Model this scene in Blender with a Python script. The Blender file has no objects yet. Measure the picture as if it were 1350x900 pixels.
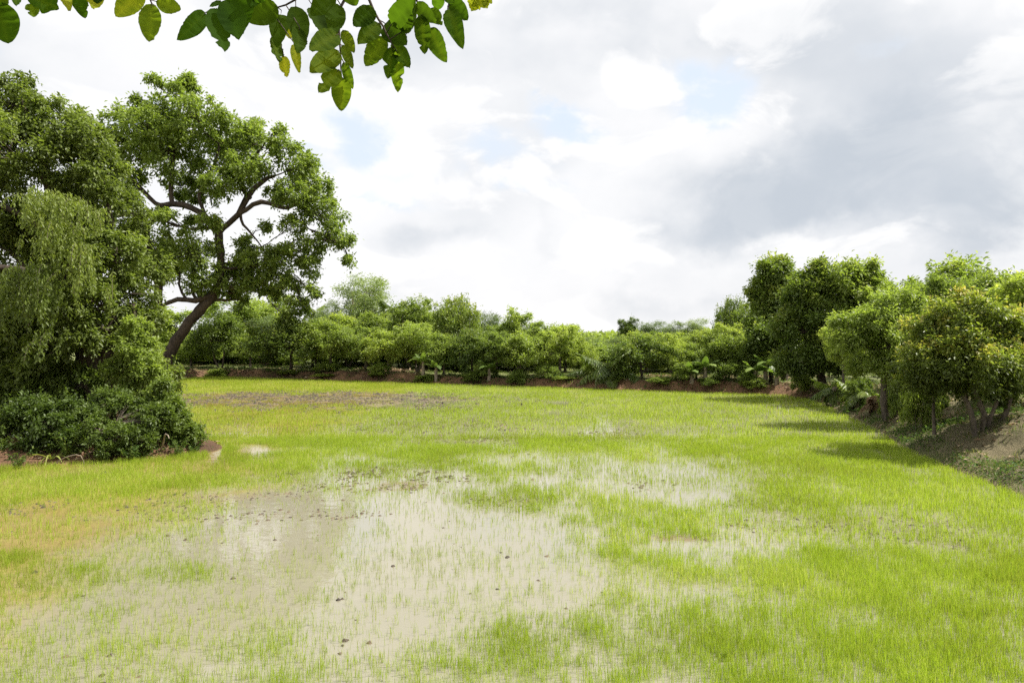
import bpy, math, random
import numpy as np
from mathutils import Vector
rng = np.random.default_rng(7)
random.seed(7)
R = math.radians
col = bpy.context.scene.collection
sc = bpy.context.scene

# ------------------------------------------------------------------ camera
H, F, HY = 3.0, 900.0, 442.0          # eye height above the paddy water, focal length and horizon in photo pixels
cam_d = bpy.data.cameras.new('camera'); cam = bpy.data.objects.new('camera', cam_d); col.objects.link(cam)
cam_d.sensor_width = 36; cam_d.lens = 36 * F / 1350; cam_d.shift_y = -(450 - HY) / 1350
cam_d.clip_start = 0.05; cam_d.clip_end = 6000
cam.location = (0, 0, H); cam.rotation_euler = (R(90), 0, 0)
sc.camera = cam
sc.render.resolution_x, sc.render.resolution_y = 1024, 682

# ------------------------------------------------------------------ light, sky, exposure
SUN_EL, SUN_AZ = 55.0, 88.0            # azimuth clockwise from +Y
sun_d = bpy.data.lights.new('sun', 'SUN'); sun_d.energy = 4.8; sun_d.angle = R(0.55); sun_d.color = (1.0, 0.955, 0.87)
sun = bpy.data.objects.new('sun', sun_d); col.objects.link(sun)
_s = Vector((math.cos(R(SUN_EL)) * math.sin(R(SUN_AZ)), math.cos(R(SUN_EL)) * math.cos(R(SUN_AZ)), math.sin(R(SUN_EL))))
sun.rotation_euler = _s.to_track_quat('Z', 'Y').to_euler(); sun.location = (30, 20, 60)
sc.view_settings.view_transform = 'Standard'; sc.view_settings.look = 'None'
sc.view_settings.exposure = 0.90; sc.view_settings.gamma = 1.0; sc.view_settings.use_curve_mapping = False
sc.render.engine = 'CYCLES'
cy = sc.cycles
cy.max_bounces = 7; cy.diffuse_bounces = 4; cy.glossy_bounces = 2; cy.transmission_bounces = 4; cy.transparent_max_bounces = 8
cy.sample_clamp_indirect = 4; cy.use_adaptive_sampling = True; cy.adaptive_threshold = 0.02
cy.use_denoising = False
try: cy.denoiser = 'OPENIMAGEDENOISE'; cy.denoising_prefilter = 'ACCURATE'
except Exception: pass
cy.caustics_reflective = False; cy.caustics_refractive = False

W = bpy.data.worlds.new('World'); sc.world = W; W.use_nodes = True
wt = W.node_tree; wt.nodes.clear(); wn = wt.nodes.new; wl = wt.links.new
def wmath(op, a, b=None, c=None):
    n = wn('ShaderNodeMath'); n.operation = op
    for i, v in enumerate((a, b, c)):
        if v is None: continue
        if isinstance(v, (int, float)): n.inputs[i].default_value = v
        else: wl(v, n.inputs[i])
    return n.outputs[0]
def wvec(op, a, b):
    n = wn('ShaderNodeVectorMath'); n.operation = op
    for i, v in enumerate((a, b)):
        if isinstance(v, tuple): n.inputs[i].default_value = v
        elif v is not None: wl(v, n.inputs[i])
    return n.outputs['Value'] if op in ('LENGTH',) else n.outputs[0]
def wramp(v, lo, hi, a=0.0, b=1.0):
    n = wn('ShaderNodeMapRange'); n.interpolation_type = 'SMOOTHSTEP'
    wl(v, n.inputs[0]); n.inputs[1].default_value = lo; n.inputs[2].default_value = hi
    n.inputs[3].default_value = a; n.inputs[4].default_value = b
    return n.outputs[0]
def wnoise(vec, scale, detail, rough=.55, dist=0.0, color=False):
    n = wn('ShaderNodeTexNoise'); wl(vec, n.inputs['Vector'])
    n.inputs['Scale'].default_value = scale; n.inputs['Detail'].default_value = detail
    n.inputs['Roughness'].default_value = rough; n.inputs['Distortion'].default_value = dist
    return n.outputs['Color'] if color else n.outputs['Fac']
def wmix(f, a, b):
    n = wn('ShaderNodeMix'); n.data_type = 'RGBA'
    if isinstance(f, float): n.inputs[0].default_value = f
    else: wl(f, n.inputs[0])
    for k, v in ((6, a), (7, b)):
        if isinstance(v, tuple): n.inputs[k].default_value = v + (1,)
        else: wl(v, n.inputs[k])
    return n.outputs[2]
tc = wn('ShaderNodeTexCoord').outputs['Generated']
sep = wn('ShaderNodeSeparateXYZ'); wl(tc, sep.inputs[0])
az = wmath('ARCTAN2', sep.outputs[0], sep.outputs[1]); el = wmath('ARCSINE', sep.outputs[2])
cmb = wn('ShaderNodeCombineXYZ'); wl(az, cmb.inputs[0]); wl(el, cmb.inputs[1])
dcol = wnoise(wvec('MULTIPLY', tc, (1, 1, 1.3)), 4.5, 8, .56, 0, True)
sky_co = wvec('ADD', cmb.outputs[0], wvec('MULTIPLY', wvec('SUBTRACT', dcol, (.5, .5, .5)), (.34, .22, 0)))
def sky_blob(px, py, rx, ry, amp, soft=.0):
    a = math.atan((px - 675) / F); e = math.atan((HY - py) / F * math.cos(a))
    v = wvec('MULTIPLY', wvec('SUBTRACT', sky_co, (a, e, 0)), (F / rx, F / ry, 0))
    l = wvec('LENGTH', v, None)
    return wramp(l, soft, 1.25, amp, 0.0)
def total(bl):
    s = None
    for b in bl:
        o = sky_blob(*b); s = o if s is None else wmath('ADD', s, o)
    return s
# grey undersides of the clouds, and the bright heaps between them
grey = total([(1060, 250, 250, 75, .62), (1230, 170, 260, 110, .62), (930, 290, 130, 42, .40), (1000, 60, 330, 60, .30), (1330, 290, 100, 50, .5),
              (800, 10, 170, 35, .42), (90, 130, 190, 80, .30), (560, 325, 95, 35, .42), (870, 390, 120, 26, .40), (740, 330, 26, 70, .16), (520, 60, 230, 60, .16)])
blue = total([(922, 112, 56, 34, 1.0), (772, 168, 56, 20, 1.0), (670, 205, 110, 26, .62), (450, 178, 70, 46, 1.35), (100, 122, 60, 24, .6), (115, 125, 60, 24, .8), (520, 225, 60, 20, .7),
              (470, 245, 60, 15, .8), (700, 240, 70, 16, .6), (540, 258, 60, 12, .5), (1150, 60, 40, 12, .25)])
n1 = wnoise(wvec('MULTIPLY', tc, (1, 1, 1.5)), 3.6, 5, .50)
n2 = wnoise(wvec('MULTIPLY', tc, (1, 1, 1.7)), 6.0, 11, .55, .5)
heap = wmath('MULTIPLY', wramp(n2, .455, .575), wramp(grey, .10, .75, 1.0, .22))
g = wmath('ADD', grey, wmath('MULTIPLY', wmath('SUBTRACT', wramp(n1, .38, .68), .35), .42))
g = wmath('SUBTRACT', g, wmath('MULTIPLY', heap, .24))
gm = wramp(g, -.15, .95)
cl = wmix(gm, (.615, .617, .625), (.365, .398, .440))
cl = wmix(wmath('MULTIPLY', heap, .42), cl, (.69, .687, .68))
lowlight = wramp(el, .0, .16, .35, 0.0)
cl = wmix(lowlight, cl, (.60, .59, .585))
bm = wramp(wmath('SUBTRACT', blue, wmath('MULTIPLY', heap, .40)), -.05, .92)
sky = wn('ShaderNodeTexSky'); sky.sky_type = 'NISHITA'; sky.sun_disc = False
sky.sun_elevation = R(SUN_EL); sky.sun_rotation = R(SUN_AZ); sky.air_density = 1.0; sky.dust_density = 1.2; sky.ozone_density = 1.2
# the cloud cover is expressed in the sky's own units (the background multiplies both by its strength)
SKY_K = 0.12
skyv = wvec('MULTIPLY', sky.outputs[0], (1, 1, 1))
veil = wmix(.85, skyv, (.45 / SKY_K, .495 / SKY_K, .55 / SKY_K))
clk = wvec('MULTIPLY', cl, (.87 / SKY_K,) * 3)
res = wmix(wmath('MULTIPLY', bm, .95), clk, veil)
bg = wn('ShaderNodeBackground'); bg.inputs[1].default_value = SKY_K; wl(res, bg.inputs[0])
wo = wn('ShaderNodeOutputWorld'); wl(bg.outputs[0], wo.inputs[0])
try: W.cycles.sampling_method = 'MANUAL'; W.cycles.sample_map_resolution = 512
except Exception: pass

# ------------------------------------------------------------------ helpers
def P(px, py, Y): return np.array([(px - 675) / F * Y, Y, H + (HY - py) / F * Y])
def G(px, py):                                   # photo pixel -> point on the water level
    Y = H * F / (py - HY); return np.array([(px - 675) / F * Y, Y])
def _hash(ix, iy, s):
    v = (ix.astype(np.int64) * 374761393 + iy.astype(np.int64) * 668265263 + s * 974634777) & 0x7fffffff
    v = ((v ^ (v >> 13)) * 1274126177) & 0x7fffffff
    return ((v ^ (v >> 16)) & 0xffff) / 65535.0
def vnoise(x, y, sc_, s=0):
    x = np.asarray(x) * sc_ + 1000; y = np.asarray(y) * sc_ + 1000
    ix = np.floor(x); iy = np.floor(y); fx = x - ix; fy = y - iy
    fx = fx * fx * (3 - 2 * fx); fy = fy * fy * (3 - 2 * fy)
    a = _hash(ix, iy, s); b = _hash(ix + 1, iy, s); c = _hash(ix, iy + 1, s); d = _hash(ix + 1, iy + 1, s)
    return (a * (1 - fx) + b * fx) * (1 - fy) + (c * (1 - fx) + d * fx) * fy
def fbm(x, y, sc_, oct_=4, s=0):
    t = 0; a = .5; n = 0
    for i in range(oct_): t = t + a * vnoise(x, y, sc_ * 2 ** i, s + i * 17); n += a; a *= .5
    return t / n
def sstep(a, b, v):
    t = np.clip((v - a) / (b - a), 0, 1); return t * t * (3 - 2 * t)
def tag(o, label=None, cat=None, group=None, kind=None):
    if label: o['label'] = label
    if cat: o['category'] = cat
    if group: o['group'] = group
    if kind: o['kind'] = kind
    return o
def link(o, parent=None):
    col.objects.link(o)
    if parent is not None: o.parent = parent
    return o
def empty(name, loc, label, cat, group=None, rz=0.0):
    o = link(bpy.data.objects.new(name, None)); o.location = loc; o.rotation_euler = (0, 0, rz); o.empty_display_size = .3
    return tag(o, label, cat, group)
def mesh_np(name, verts, faces, mat, tint=None, smooth=False, color=None):
    """faces: (n,3) or (n,4) array, or list of such arrays"""
    me = bpy.data.meshes.new(name)
    fl = faces if isinstance(faces, list) else [faces]
    fl = [f for f in fl if len(f)]
    verts = np.asarray(verts, dtype=np.float32)
    me.vertices.add(len(verts)); me.vertices.foreach_set('co', verts.ravel())
    idx = np.concatenate([f.ravel() for f in fl]).astype(np.int32)
    cnt = np.concatenate([np.full(len(f), f.shape[1], np.int32) for f in fl])
    st = np.concatenate([[0], np.cumsum(cnt)[:-1]]).astype(np.int32)
    me.loops.add(len(idx)); me.loops.foreach_set('vertex_index', idx)
    me.polygons.add(len(cnt)); me.polygons.foreach_set('loop_start', st)
    try: me.polygons.foreach_set('loop_total', cnt)
    except Exception: pass
    if smooth: me.polygons.foreach_set('use_smooth', np.ones(len(cnt), bool))
    me.update(calc_edges=True)
    if tint is not None:
        a = me.attributes.new('tint', 'FLOAT', 'POINT'); a.data.foreach_set('value', np.asarray(tint, np.float32))
    if color is not None:
        a = me.attributes.new('base', 'FLOAT_COLOR', 'POINT')
        c = np.ones((len(verts), 4), np.float32); c[:, :3] = color; a.data.foreach_set('color', c.ravel())
    me.materials.append(mat)
    return me
def obj(name, me, parent=None): return link(bpy.data.objects.new(name, me), parent)

class Acc:
    """collects vertex / face blocks"""
    def __init__(s): s.v = []; s.t = []; s.q = []; s.ti = []; s.n = 0
    def add(s, v, tris=None, quads=None, tint=0.5):
        v = np.asarray(v, float)
        if tris is not None and len(tris): s.t.append(np.asarray(tris) + s.n)
        if quads is not None and len(quads): s.q.append(np.asarray(quads) + s.n)
        s.v.append(v); s.ti.append(np.broadcast_to(np.asarray(tint, float), (len(v),))); s.n += len(v)
    def mesh(s, name, mat, smooth=False):
        f = []
        if s.t: f.append(np.concatenate(s.t))
        if s.q: f.append(np.concatenate(s.q))
        return mesh_np(name, np.concatenate(s.v), f, mat, np.concatenate(s.ti), smooth)

def unit(v): return v / np.maximum(np.linalg.norm(v, axis=-1, keepdims=True), 1e-9)
def add_leaves(acc, c, d, n, L, Wd, tint, fold=.18, droop=.12):
    """kite leaves: c base (N,3), d direction, n normal, L length, Wd half width"""
    d = unit(d); s = unit(np.cross(d, n)); n = np.cross(s, d)
    L = L[:, None]; Wd = Wd[:, None]
    m = c + d * L * .45
    a = m + s * Wd + n * Wd * fold * 2; b = m - s * Wd + n * Wd * fold * 2
    t = c + d * L - n * L * droop
    N = len(c); v = np.stack([c, a, t, b], 1).reshape(-1, 3)
    i = np.arange(N)[:, None] * 4
    acc.add(v, tris=np.concatenate([i + [0, 2, 1], i + [0, 3, 2]], 0), tint=np.repeat(tint, 4))
def tube(acc, pts, rad, sides=7, tint=.5, wob=.06):
    pts = np.asarray(pts, float); rad = np.asarray(rad, float)
    if len(pts) < 2: return
    tan = np.gradient(pts, axis=0); tan = unit(tan)
    ref = np.array([0, 1.0, 0.2]); u = unit(np.cross(tan, ref)); w = np.cross(tan, u)
    a = np.linspace(0, 2 * np.pi, sides, endpoint=False)
    rr = rad[:, None] * (1 + wob * rng.normal(size=(len(pts), sides)))
    v = pts[:, None] + rr[..., None] * (np.cos(a)[None, :, None] * u[:, None] + np.sin(a)[None, :, None] * w[:, None])
    k = len(pts); i = np.arange(k - 1)[:, None] * sides; j = np.arange(sides)[None]; j2 = (j + 1) % sides
    q = np.stack([i + j, i + j2, i + sides + j2, i + sides + j], -1).reshape(-1, 4)
    acc.add(v.reshape(-1, 3), quads=q, tint=tint)
def curve(pts, rad, step=.35, wob=.0):
    """Catmull-Rom resample of a polyline with radii"""
    pts = np.asarray(pts, float); rad = np.asarray(rad, float)
    p = np.vstack([2 * pts[0] - pts[1], pts, 2 * pts[-1] - pts[-2]]); op, orr = [], []
    for i in range(len(pts) - 1):
        n = max(2, int(np.linalg.norm(pts[i + 1] - pts[i]) / step))
        for k in range(n):
            t = k / n; a, b, c, d = p[i:i + 4]
            op.append(.5 * ((2 * b) + (-a + c) * t + (2 * a - 5 * b + 4 * c - d) * t * t + (-a + 3 * b - 3 * c + d) * t ** 3))
            orr.append(rad[i] * (1 - t) + rad[i + 1] * t)
    op.append(pts[-1]); orr.append(rad[-1]); op = np.array(op)
    if wob: op[1:-1] += rng.normal(size=op[1:-1].shape) * wob
    return op, np.array(orr)

# ------------------------------------------------------------------ materials
def new_mat(name):
    m = bpy.data.materials.new(name); m.use_nodes = True; t = m.node_tree; t.nodes.clear(); return m, t
def ramp_node(t, fac, stops):
    n = t.nodes.new('ShaderNodeValToRGB'); e = n.color_ramp.elements
    while len(e) < len(stops): e.new(.5)
    for k, (p, c) in enumerate(stops): e[k].position = p; e[k].color = tuple(c) + (1,)
    t.links.new(fac, n.inputs[0]); return n.outputs[0]
def leaf_mat(name, stops, trans=.38, trans_gain=(1.5, 1.6, .7), rough=.45, spec=.35, objvar=.28):
    m, t = new_mat(name); N = t.nodes.new; Lk = t.links.new
    at = N('ShaderNodeAttribute'); at.attribute_name = 'tint'
    c = ramp_node(t, at.outputs['Fac'], stops)
    oi = N('ShaderNodeObjectInfo'); mr = N('ShaderNodeMapRange'); Lk(oi.outputs['Random'], mr.inputs[0])
    mr.inputs[3].default_value = 1 - objvar; mr.inputs[4].default_value = 1 + objvar
    hs = N('ShaderNodeHueSaturation'); Lk(c, hs.inputs['Color']); hs.inputs['Saturation'].default_value = .97; Lk(mr.outputs[0], hs.inputs['Value'])
    mh = N('ShaderNodeMapRange'); Lk(oi.outputs['Random'], mh.inputs[0]); mh.inputs[3].default_value = .508; mh.inputs[4].default_value = .488
    Lk(mh.outputs[0], hs.inputs['Hue'])
    p = N('ShaderNodeBsdfPrincipled'); Lk(hs.outputs[0], p.inputs['Base Color']); p.inputs['Roughness'].default_value = rough
    p.inputs['Specular IOR Level'].default_value = spec
    vm = N('ShaderNodeVectorMath'); vm.operation = 'MULTIPLY'; Lk(hs.outputs[0], vm.inputs[0]); vm.inputs[1].default_value = trans_gain
    tr = N('ShaderNodeBsdfTranslucent'); Lk(vm.outputs[0], tr.inputs[0])
    mx = N('ShaderNodeMixShader'); mx.inputs[0].default_value = trans; Lk(p.outputs[0], mx.inputs[1]); Lk(tr.outputs[0], mx.inputs[2])
    o = N('ShaderNodeOutputMaterial'); Lk(mx.outputs[0], o.inputs[0]); return m
def bark_mat(name, dark, light, scale=9):
    m, t = new_mat(name); N = t.nodes.new; Lk = t.links.new
    tcx = N('ShaderNodeTexCoord'); mp = N('ShaderNodeMapping'); mp.inputs['Scale'].default_value = (1, 1, .35); Lk(tcx.outputs['Object'], mp.inputs[0])
    n = N('ShaderNodeTexNoise'); n.inputs['Scale'].default_value = scale; n.inputs['Detail'].default_value = 8; n.inputs['Roughness'].default_value = .65; Lk(mp.outputs[0], n.inputs['Vector'])
    n2 = N('ShaderNodeTexNoise'); n2.inputs['Scale'].default_value = 1.3; n2.inputs['Detail'].default_value = 3; Lk(tcx.outputs['Object'], n2.inputs['Vector'])
    ad = N('ShaderNodeMath'); ad.operation = 'MULTIPLY_ADD'; Lk(n2.outputs[0], ad.inputs[0]); ad.inputs[1].default_value = .6; Lk(n.outputs[0], ad.inputs[2])
    c = ramp_node(t, ad.outputs[0], [(.55, dark), (.95, light)])
    p = N('ShaderNodeBsdfPrincipled'); Lk(c, p.inputs['Base Color']); p.inputs['Roughness'].default_value = .9; p.inputs['Specular IOR Level'].default_value = .2
    b = N('ShaderNodeBump'); b.inputs['Strength'].default_value = .9; b.inputs['Distance'].default_value = .05; Lk(n.outputs[0], b.inputs['Height']); Lk(b.outputs[0], p.inputs['Normal'])
    o = N('ShaderNodeOutputMaterial'); Lk(p.outputs[0], o.inputs[0]); return m

M = {}
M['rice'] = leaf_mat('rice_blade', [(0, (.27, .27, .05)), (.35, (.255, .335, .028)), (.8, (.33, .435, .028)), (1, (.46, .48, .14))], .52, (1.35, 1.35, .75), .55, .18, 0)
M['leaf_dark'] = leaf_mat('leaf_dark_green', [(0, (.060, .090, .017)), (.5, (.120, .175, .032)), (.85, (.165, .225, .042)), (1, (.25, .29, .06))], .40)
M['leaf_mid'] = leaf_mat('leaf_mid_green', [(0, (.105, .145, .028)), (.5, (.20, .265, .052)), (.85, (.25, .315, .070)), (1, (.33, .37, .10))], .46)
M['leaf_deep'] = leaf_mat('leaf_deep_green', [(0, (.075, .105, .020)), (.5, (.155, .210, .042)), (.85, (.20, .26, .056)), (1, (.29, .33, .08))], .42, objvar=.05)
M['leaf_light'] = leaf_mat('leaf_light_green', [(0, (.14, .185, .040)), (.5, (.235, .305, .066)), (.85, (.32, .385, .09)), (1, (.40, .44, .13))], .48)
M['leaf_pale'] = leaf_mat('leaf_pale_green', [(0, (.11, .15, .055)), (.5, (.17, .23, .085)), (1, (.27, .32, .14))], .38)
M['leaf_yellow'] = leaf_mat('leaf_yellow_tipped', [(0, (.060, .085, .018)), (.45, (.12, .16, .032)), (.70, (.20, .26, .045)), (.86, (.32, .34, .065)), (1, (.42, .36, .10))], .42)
M['leaf_creeper'] = leaf_mat('leaf_creeper', [(0, (.10, .14, .025)), (.5, (.17, .23, .042)), (1, (.30, .35, .08))], .46, objvar=.02)
M['leaf_banana'] = leaf_mat('banana_leaf', [(0, (.07, .12, .025)), (.5, (.13, .20, .04)), (1, (.20, .27, .06))], .38, rough=.45)
M['leaf_palm'] = leaf_mat('palm_frond', [(0, (.10, .13, .03)), (.5, (.16, .23, .045)), (.85, (.26, .30, .08)), (1, (.42, .34, .15))], .35, rough=.35, spec=.5)
M['leaf_dry'] = leaf_mat('dry_leaf', [(0, (.14, .09, .05)), (.5, (.26, .18, .10)), (1, (.42, .33, .21))], .2, (1.2, 1.1, .9), .7, .2, 0)
M['weed'] = leaf_mat('weed_leaf', [(0, (.035, .065, .015)), (.5, (.08, .14, .03)), (.8, (.16, .20, .05)), (1, (.33, .30, .13))], .38, spec=.08, objvar=0)
M['near_leaf'] = leaf_mat('near_leaf', [(0, (.018, .040, .004)), (.5, (.036, .078, .006)), (.8, (.13, .19, .014)), (1, (.30, .33, .03))], .66, (2.1, 2.0, .6), .7, .04, 0)
M['bark'] = bark_mat('bark_grey_brown', (.035, .028, .022), (.17, .14, .11))
M['bark_dark'] = bark_mat('bark_dark', (.018, .014, .011), (.085, .065, .05))
M['bark_pale'] = bark_mat('bark_pale', (.10, .08, .06), (.34, .28, .21))
# ------------------------------------------------------------------ the land: one height field with the flooded field sunk into it
POLY = np.array([(9.2, 3.6), (9.35, 8), (9.5, 12.7), (9.8, 15.2), (10.5, 18.4), (11.7, 22), (13.0, 27.5), (13.9, 31.5), (13.6, 34.0), (1.1, 39.7), (-14, 46.2), (-21.6, 49.6),
                 (-22.6, 48.4), (-22.7, 45), (-21.2, 40), (-17.4, 32), (-13.2, 25), (-10.2, 21), (-7.7, 18.3), (-7.75, 17.5), (-8.9, 16.6), (-10.4, 15.95), (-13, 15.1), (-20, 14.4), (-34, 14), (-60, 12), (-60, 3.6)])
def sdist(x, y):
    """signed distance to the water's edge: negative over the field"""
    d = np.full(x.shape, 1e9); ins = np.zeros(x.shape, bool)
    n = len(POLY)
    for i in range(n):
        a, b = POLY[i], POLY[(i + 1) % n]; e = b - a
        t = np.clip(((x - a[0]) * e[0] + (y - a[1]) * e[1]) / (e @ e), 0, 1)
        d = np.minimum(d, np.hypot(x - a[0] - t * e[0], y - a[1] - t * e[1]))
        c = ((a[1] > y) != (b[1] > y)) & (x < (b[0] - a[0]) * (y - a[1]) / (b[1] - a[1] + 1e-12) + a[0])
        ins ^= c
    return np.where(ins, -d, d)
# patches of the field, given in photo pixels and turned into ellipses on the ground
def patch_set(lst):
    out = []
    for (px, py, rx, ry, v) in lst:
        c = G(px, py); hw = rx / F * c[1]; far = G(px, max(py - ry, 492))[1] - c[1]; near = c[1] - G(px, py + ry)[1]
        out.append((c[0], c[1], hw, far, near, v))
    return out
def patch_eval(ps, x, y, base, rag=.45, s=0):
    v = np.full(x.shape, float(base))
    w = (fbm(x, y, .55, 4, 31 + s) - .5) * 2 * rag + (fbm(x, y, 2.1, 3, 77 + s) - .5) * rag
    for (cx, cy, hw, fr, nr, val) in ps:
        k = cx / cy                                            # the patch leans along its own sight line
        dy = y - cy; dx = x - cx - k * dy * .8
        r = np.sqrt((dx / hw) ** 2 + (dy / np.where(dy > 0, fr, nr)) ** 2) + w
        m = 1 - sstep(.55, 1.35, r); v = v * (1 - m) + val * m
    return v
RICE = patch_set([(560, 830, 420, 150, .34), (150, 790, 380, 190, .26), (520, 740, 340, 110, .10), (300, 690, 130, 60, .05), (420, 668, 260, 26, .06), (560, 650, 170, 28, .12),
                  (800, 635, 190, 38, .26), (930, 720, 110, 26, .22), (620, 780, 170, 60, .07), (120, 640, 200, 26, .75), (120, 690, 170, 40, .30), (260, 670, 60, 12, .35), (700, 606, 120, 9, .25),
                  (330, 593, 30, 8, .03), (284, 600, 12, 13, .0), (420, 527, 230, 11, .10), (740, 531, 22, 3.2, .0), (735, 545, 30, 5, .35), (620, 583, 60, 5, .35),
                  (470, 635, 120, 16, .38), (680, 657, 55, 14, .75), (750, 645, 28, 10, .6), (890, 700, 60, 11, 1.0), (860, 800, 60, 70, .5), (740, 875, 200, 50, .50), (800, 850, 60, 40, .6),
                  (210, 665, 50, 10, .45), (90, 765, 50, 20, .4), (240, 760, 50, 16, .35), (830, 570, 120, 12, .7), (1150, 700, 160, 20, .78), (1230, 760, 60, 26, .8), (1080, 810, 70, 22, .75),
                  (990, 690, 60, 16, .45), (1000, 760, 40, 20, .7)])
MUD = patch_set([(420, 527, 235, 12, 1.0), (560, 560, 140, 12, .55), (640, 580, 110, 8, .6), (490, 632, 110, 15, .85), (380, 655, 60, 5, .6), (300, 682, 90, 6, .55), (440, 678, 90, 6, .5),
                 (530, 640, 45, 8, .95), (680, 660, 60, 9, .6), (790, 578, 90, 9, .6), (900, 708, 62, 6, .85), (1020, 690, 50, 9, .8), (1150, 690, 120, 12, .6), (1250, 715, 80, 14, .5),
                 (1010, 665, 60, 12, .6), (1230, 790, 40, 14, .35), (120, 670, 150, 12, .45), (240, 660, 60, 10, .45), (870, 640, 50, 8, .35), (230, 560, 90, 16, .35)])
def rice_density(x, y): return patch_eval(RICE, x, y, 1.0, .6, 0) * (.68 + .60 * sstep(.25, .75, fbm(x, y, .8, 4, 5))) * (.62 + .8 * sstep(.3, .7, fbm(x, y, 2.6, 3, 6)))
def mud_amount(x, y): return patch_eval(MUD, x, y, .06, .42, 3)
def bank_h(x, y):
    near_r = sstep(9.0, 9.4, x) * (1 - sstep(27, 34, y))
    mound = (1 - sstep(-9, -7, x)) * (1 - sstep(24, 34, y)) * sstep(10, 13, y)
    hb = .52 + .42 * near_r + .42 * mound + (fbm(x, y, .22, 2, 401) - .5) * .30
    w = .75 + 2.0 * near_r + .95 * mound
    back = 1 - sstep(4, 7, y); hb = hb * (1 - back) + 1.35 * back; w = w * (1 - back) + 1.6 * back
    return hb, w
def height(x, y, d=None, fine=True):
    d = sdist(x, y) if d is None else d
    hb, w = bank_h(x, y)
    dd = d + (fbm(x, y, .9, 3, 11) - .5) * .5 * np.minimum(1, np.abs(d) / .3)
    t = np.clip(dd / w, 0, 1); up = hb * (t * t * (3 - 2 * t) * .45 + t ** .7 * .55)
    up = up + (fbm(x, y, .35, 3, 3) - .5) * .22 * np.clip(d / 2, 0, 1) + (fbm(x, y, 2.2, 4, 9) - .5) * .30 * np.clip(d / .5, 0, 1) * (1 - sstep(3, 6, d))
    up = np.where(d > 0, np.maximum(up, .01 + .03 * np.minimum(d, 1)), 0)
    inside = np.where(d <= 0, -.075 + .040 * mud_amount(x, y) + (fbm(x, y, 4.2, 3, 41) - .5) * .026, 0)
    inside = np.where(d <= 0, np.where(d > -.25, inside + (d + .25) * .12, inside), 0)
    return up + inside
def axis(lo, hi, step, far):
    c = np.arange(lo, hi + 1e-6, step); s = step; a = [hi]
    while a[-1] < far: s *= 1.22; a.append(a[-1] + s)
    s = step; b = [lo]
    while b[-1] > -far: s *= 1.22; b.append(b[-1] - s)
    return np.concatenate([b[:0:-1], c, a[1:]])
gx, gy = axis(-33, 25, .125, 2500), axis(3, 57, .125, 2500)
XX, YY = np.meshgrid(gx, gy); D = sdist(XX, YY); ZZ = height(XX, YY, D)
# base colours of soil, mud, litter and thin grass (material colour only)
def lerp(a, b, f): return np.asarray(a)[None, None] * (1 - f[..., None]) + (np.asarray(b)[None, None] if np.ndim(b) == 1 else b) * f[..., None]
nA, nB, nC = fbm(XX, YY, .5, 4, 61), fbm(XX, YY, 2.4, 4, 71), fbm(XX, YY, .16, 3, 81)
c = lerp((.16, .115, .055), (.25, .19, .09), nB)                                      # field mud
bank = lerp((.085, .048, .028), (.24, .135, .075), sstep(.3, .7, nB * .6 + nA * .4))      # red soil
grs = lerp((.10, .13, .04), (.21, .22, .08), nB)
lit = lerp((.10, .095, .045), (.25, .205, .12), nB)
rightb = sstep(9, 9.4, XX) * (1 - sstep(29, 33, YY))
bank = lerp((0, 0, 0), lit, np.clip(rightb * .96 * sstep(.12, .35, nA), 0, 1)) + bank * (1 - np.clip(rightb * .96 * sstep(.12, .35, nA), 0, 1))[..., None]
top = np.maximum(sstep(.8, 1.6, D / bank_h(XX, YY)[1]) * sstep(.35, .6, nA + .12), sstep(8, 14, D))
bank = bank * (1 - top[..., None]) + grs * top[..., None]
f = sstep(-.12, .05, D)[..., None]; c = c * (1 - f) + bank * f
ny, nx = XX.shape
ii = (np.arange(ny - 1)[:, None] * nx + np.arange(nx - 1)[None]).ravel()
quads = np.stack([ii, ii + 1, ii + nx + 1, ii + nx], 1)
mg, t = new_mat('ground_soil'); N = t.nodes.new; Lk = t.links.new
at = N('ShaderNodeAttribute'); at.attribute_name = 'base'; tcg = N('ShaderNodeTexCoord')
n = N('ShaderNodeTexNoise'); n.inputs['Scale'].default_value = 14; n.inputs['Detail'].default_value = 9; n.inputs['Roughness'].default_value = .7; Lk(tcg.outputs['Object'], n.inputs['Vector'])
rr = ramp_node(t, n.outputs[0], [(.3, (.55, .55, .55)), (.5, (1, 1, 1)), (.72, (1.0, 1.0, 1.0))])
mu = N('ShaderNodeMix'); mu.data_type = 'RGBA'; mu.blend_type = 'MULTIPLY'; mu.inputs[0].default_value = 1; Lk(at.outputs['Color'], mu.inputs[6]); Lk(rr, mu.inputs[7])
p = N('ShaderNodeBsdfPrincipled'); Lk(mu.outputs[2], p.inputs['Base Color']); p.inputs['Roughness'].default_value = .85; p.inputs['Specular IOR Level'].default_value = .25
b = N('ShaderNodeBump'); b.inputs['Strength'].default_value = 1; b.inputs['Distance'].default_value = .10; Lk(n.outputs[0], b.inputs['Height']); Lk(b.outputs[0], p.inputs['Normal'])
o = N('ShaderNodeOutputMaterial'); Lk(p.outputs[0], o.inputs[0])
g_me = mesh_np('ground', np.stack([XX, YY, ZZ], -1).reshape(-1, 3), quads, mg, None, True, c.reshape(-1, 3))
tag(obj('ground', g_me), 'bare red-brown banks and muddy bed of the flooded rice field', 'ground', None, 'structure')
def ground_z(x, y):
    x = np.atleast_1d(np.asarray(x, float)); y = np.atleast_1d(np.asarray(y, float)); return height(x, y)
def gz(x, y): return float(ground_z(x, y)[0])

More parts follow.
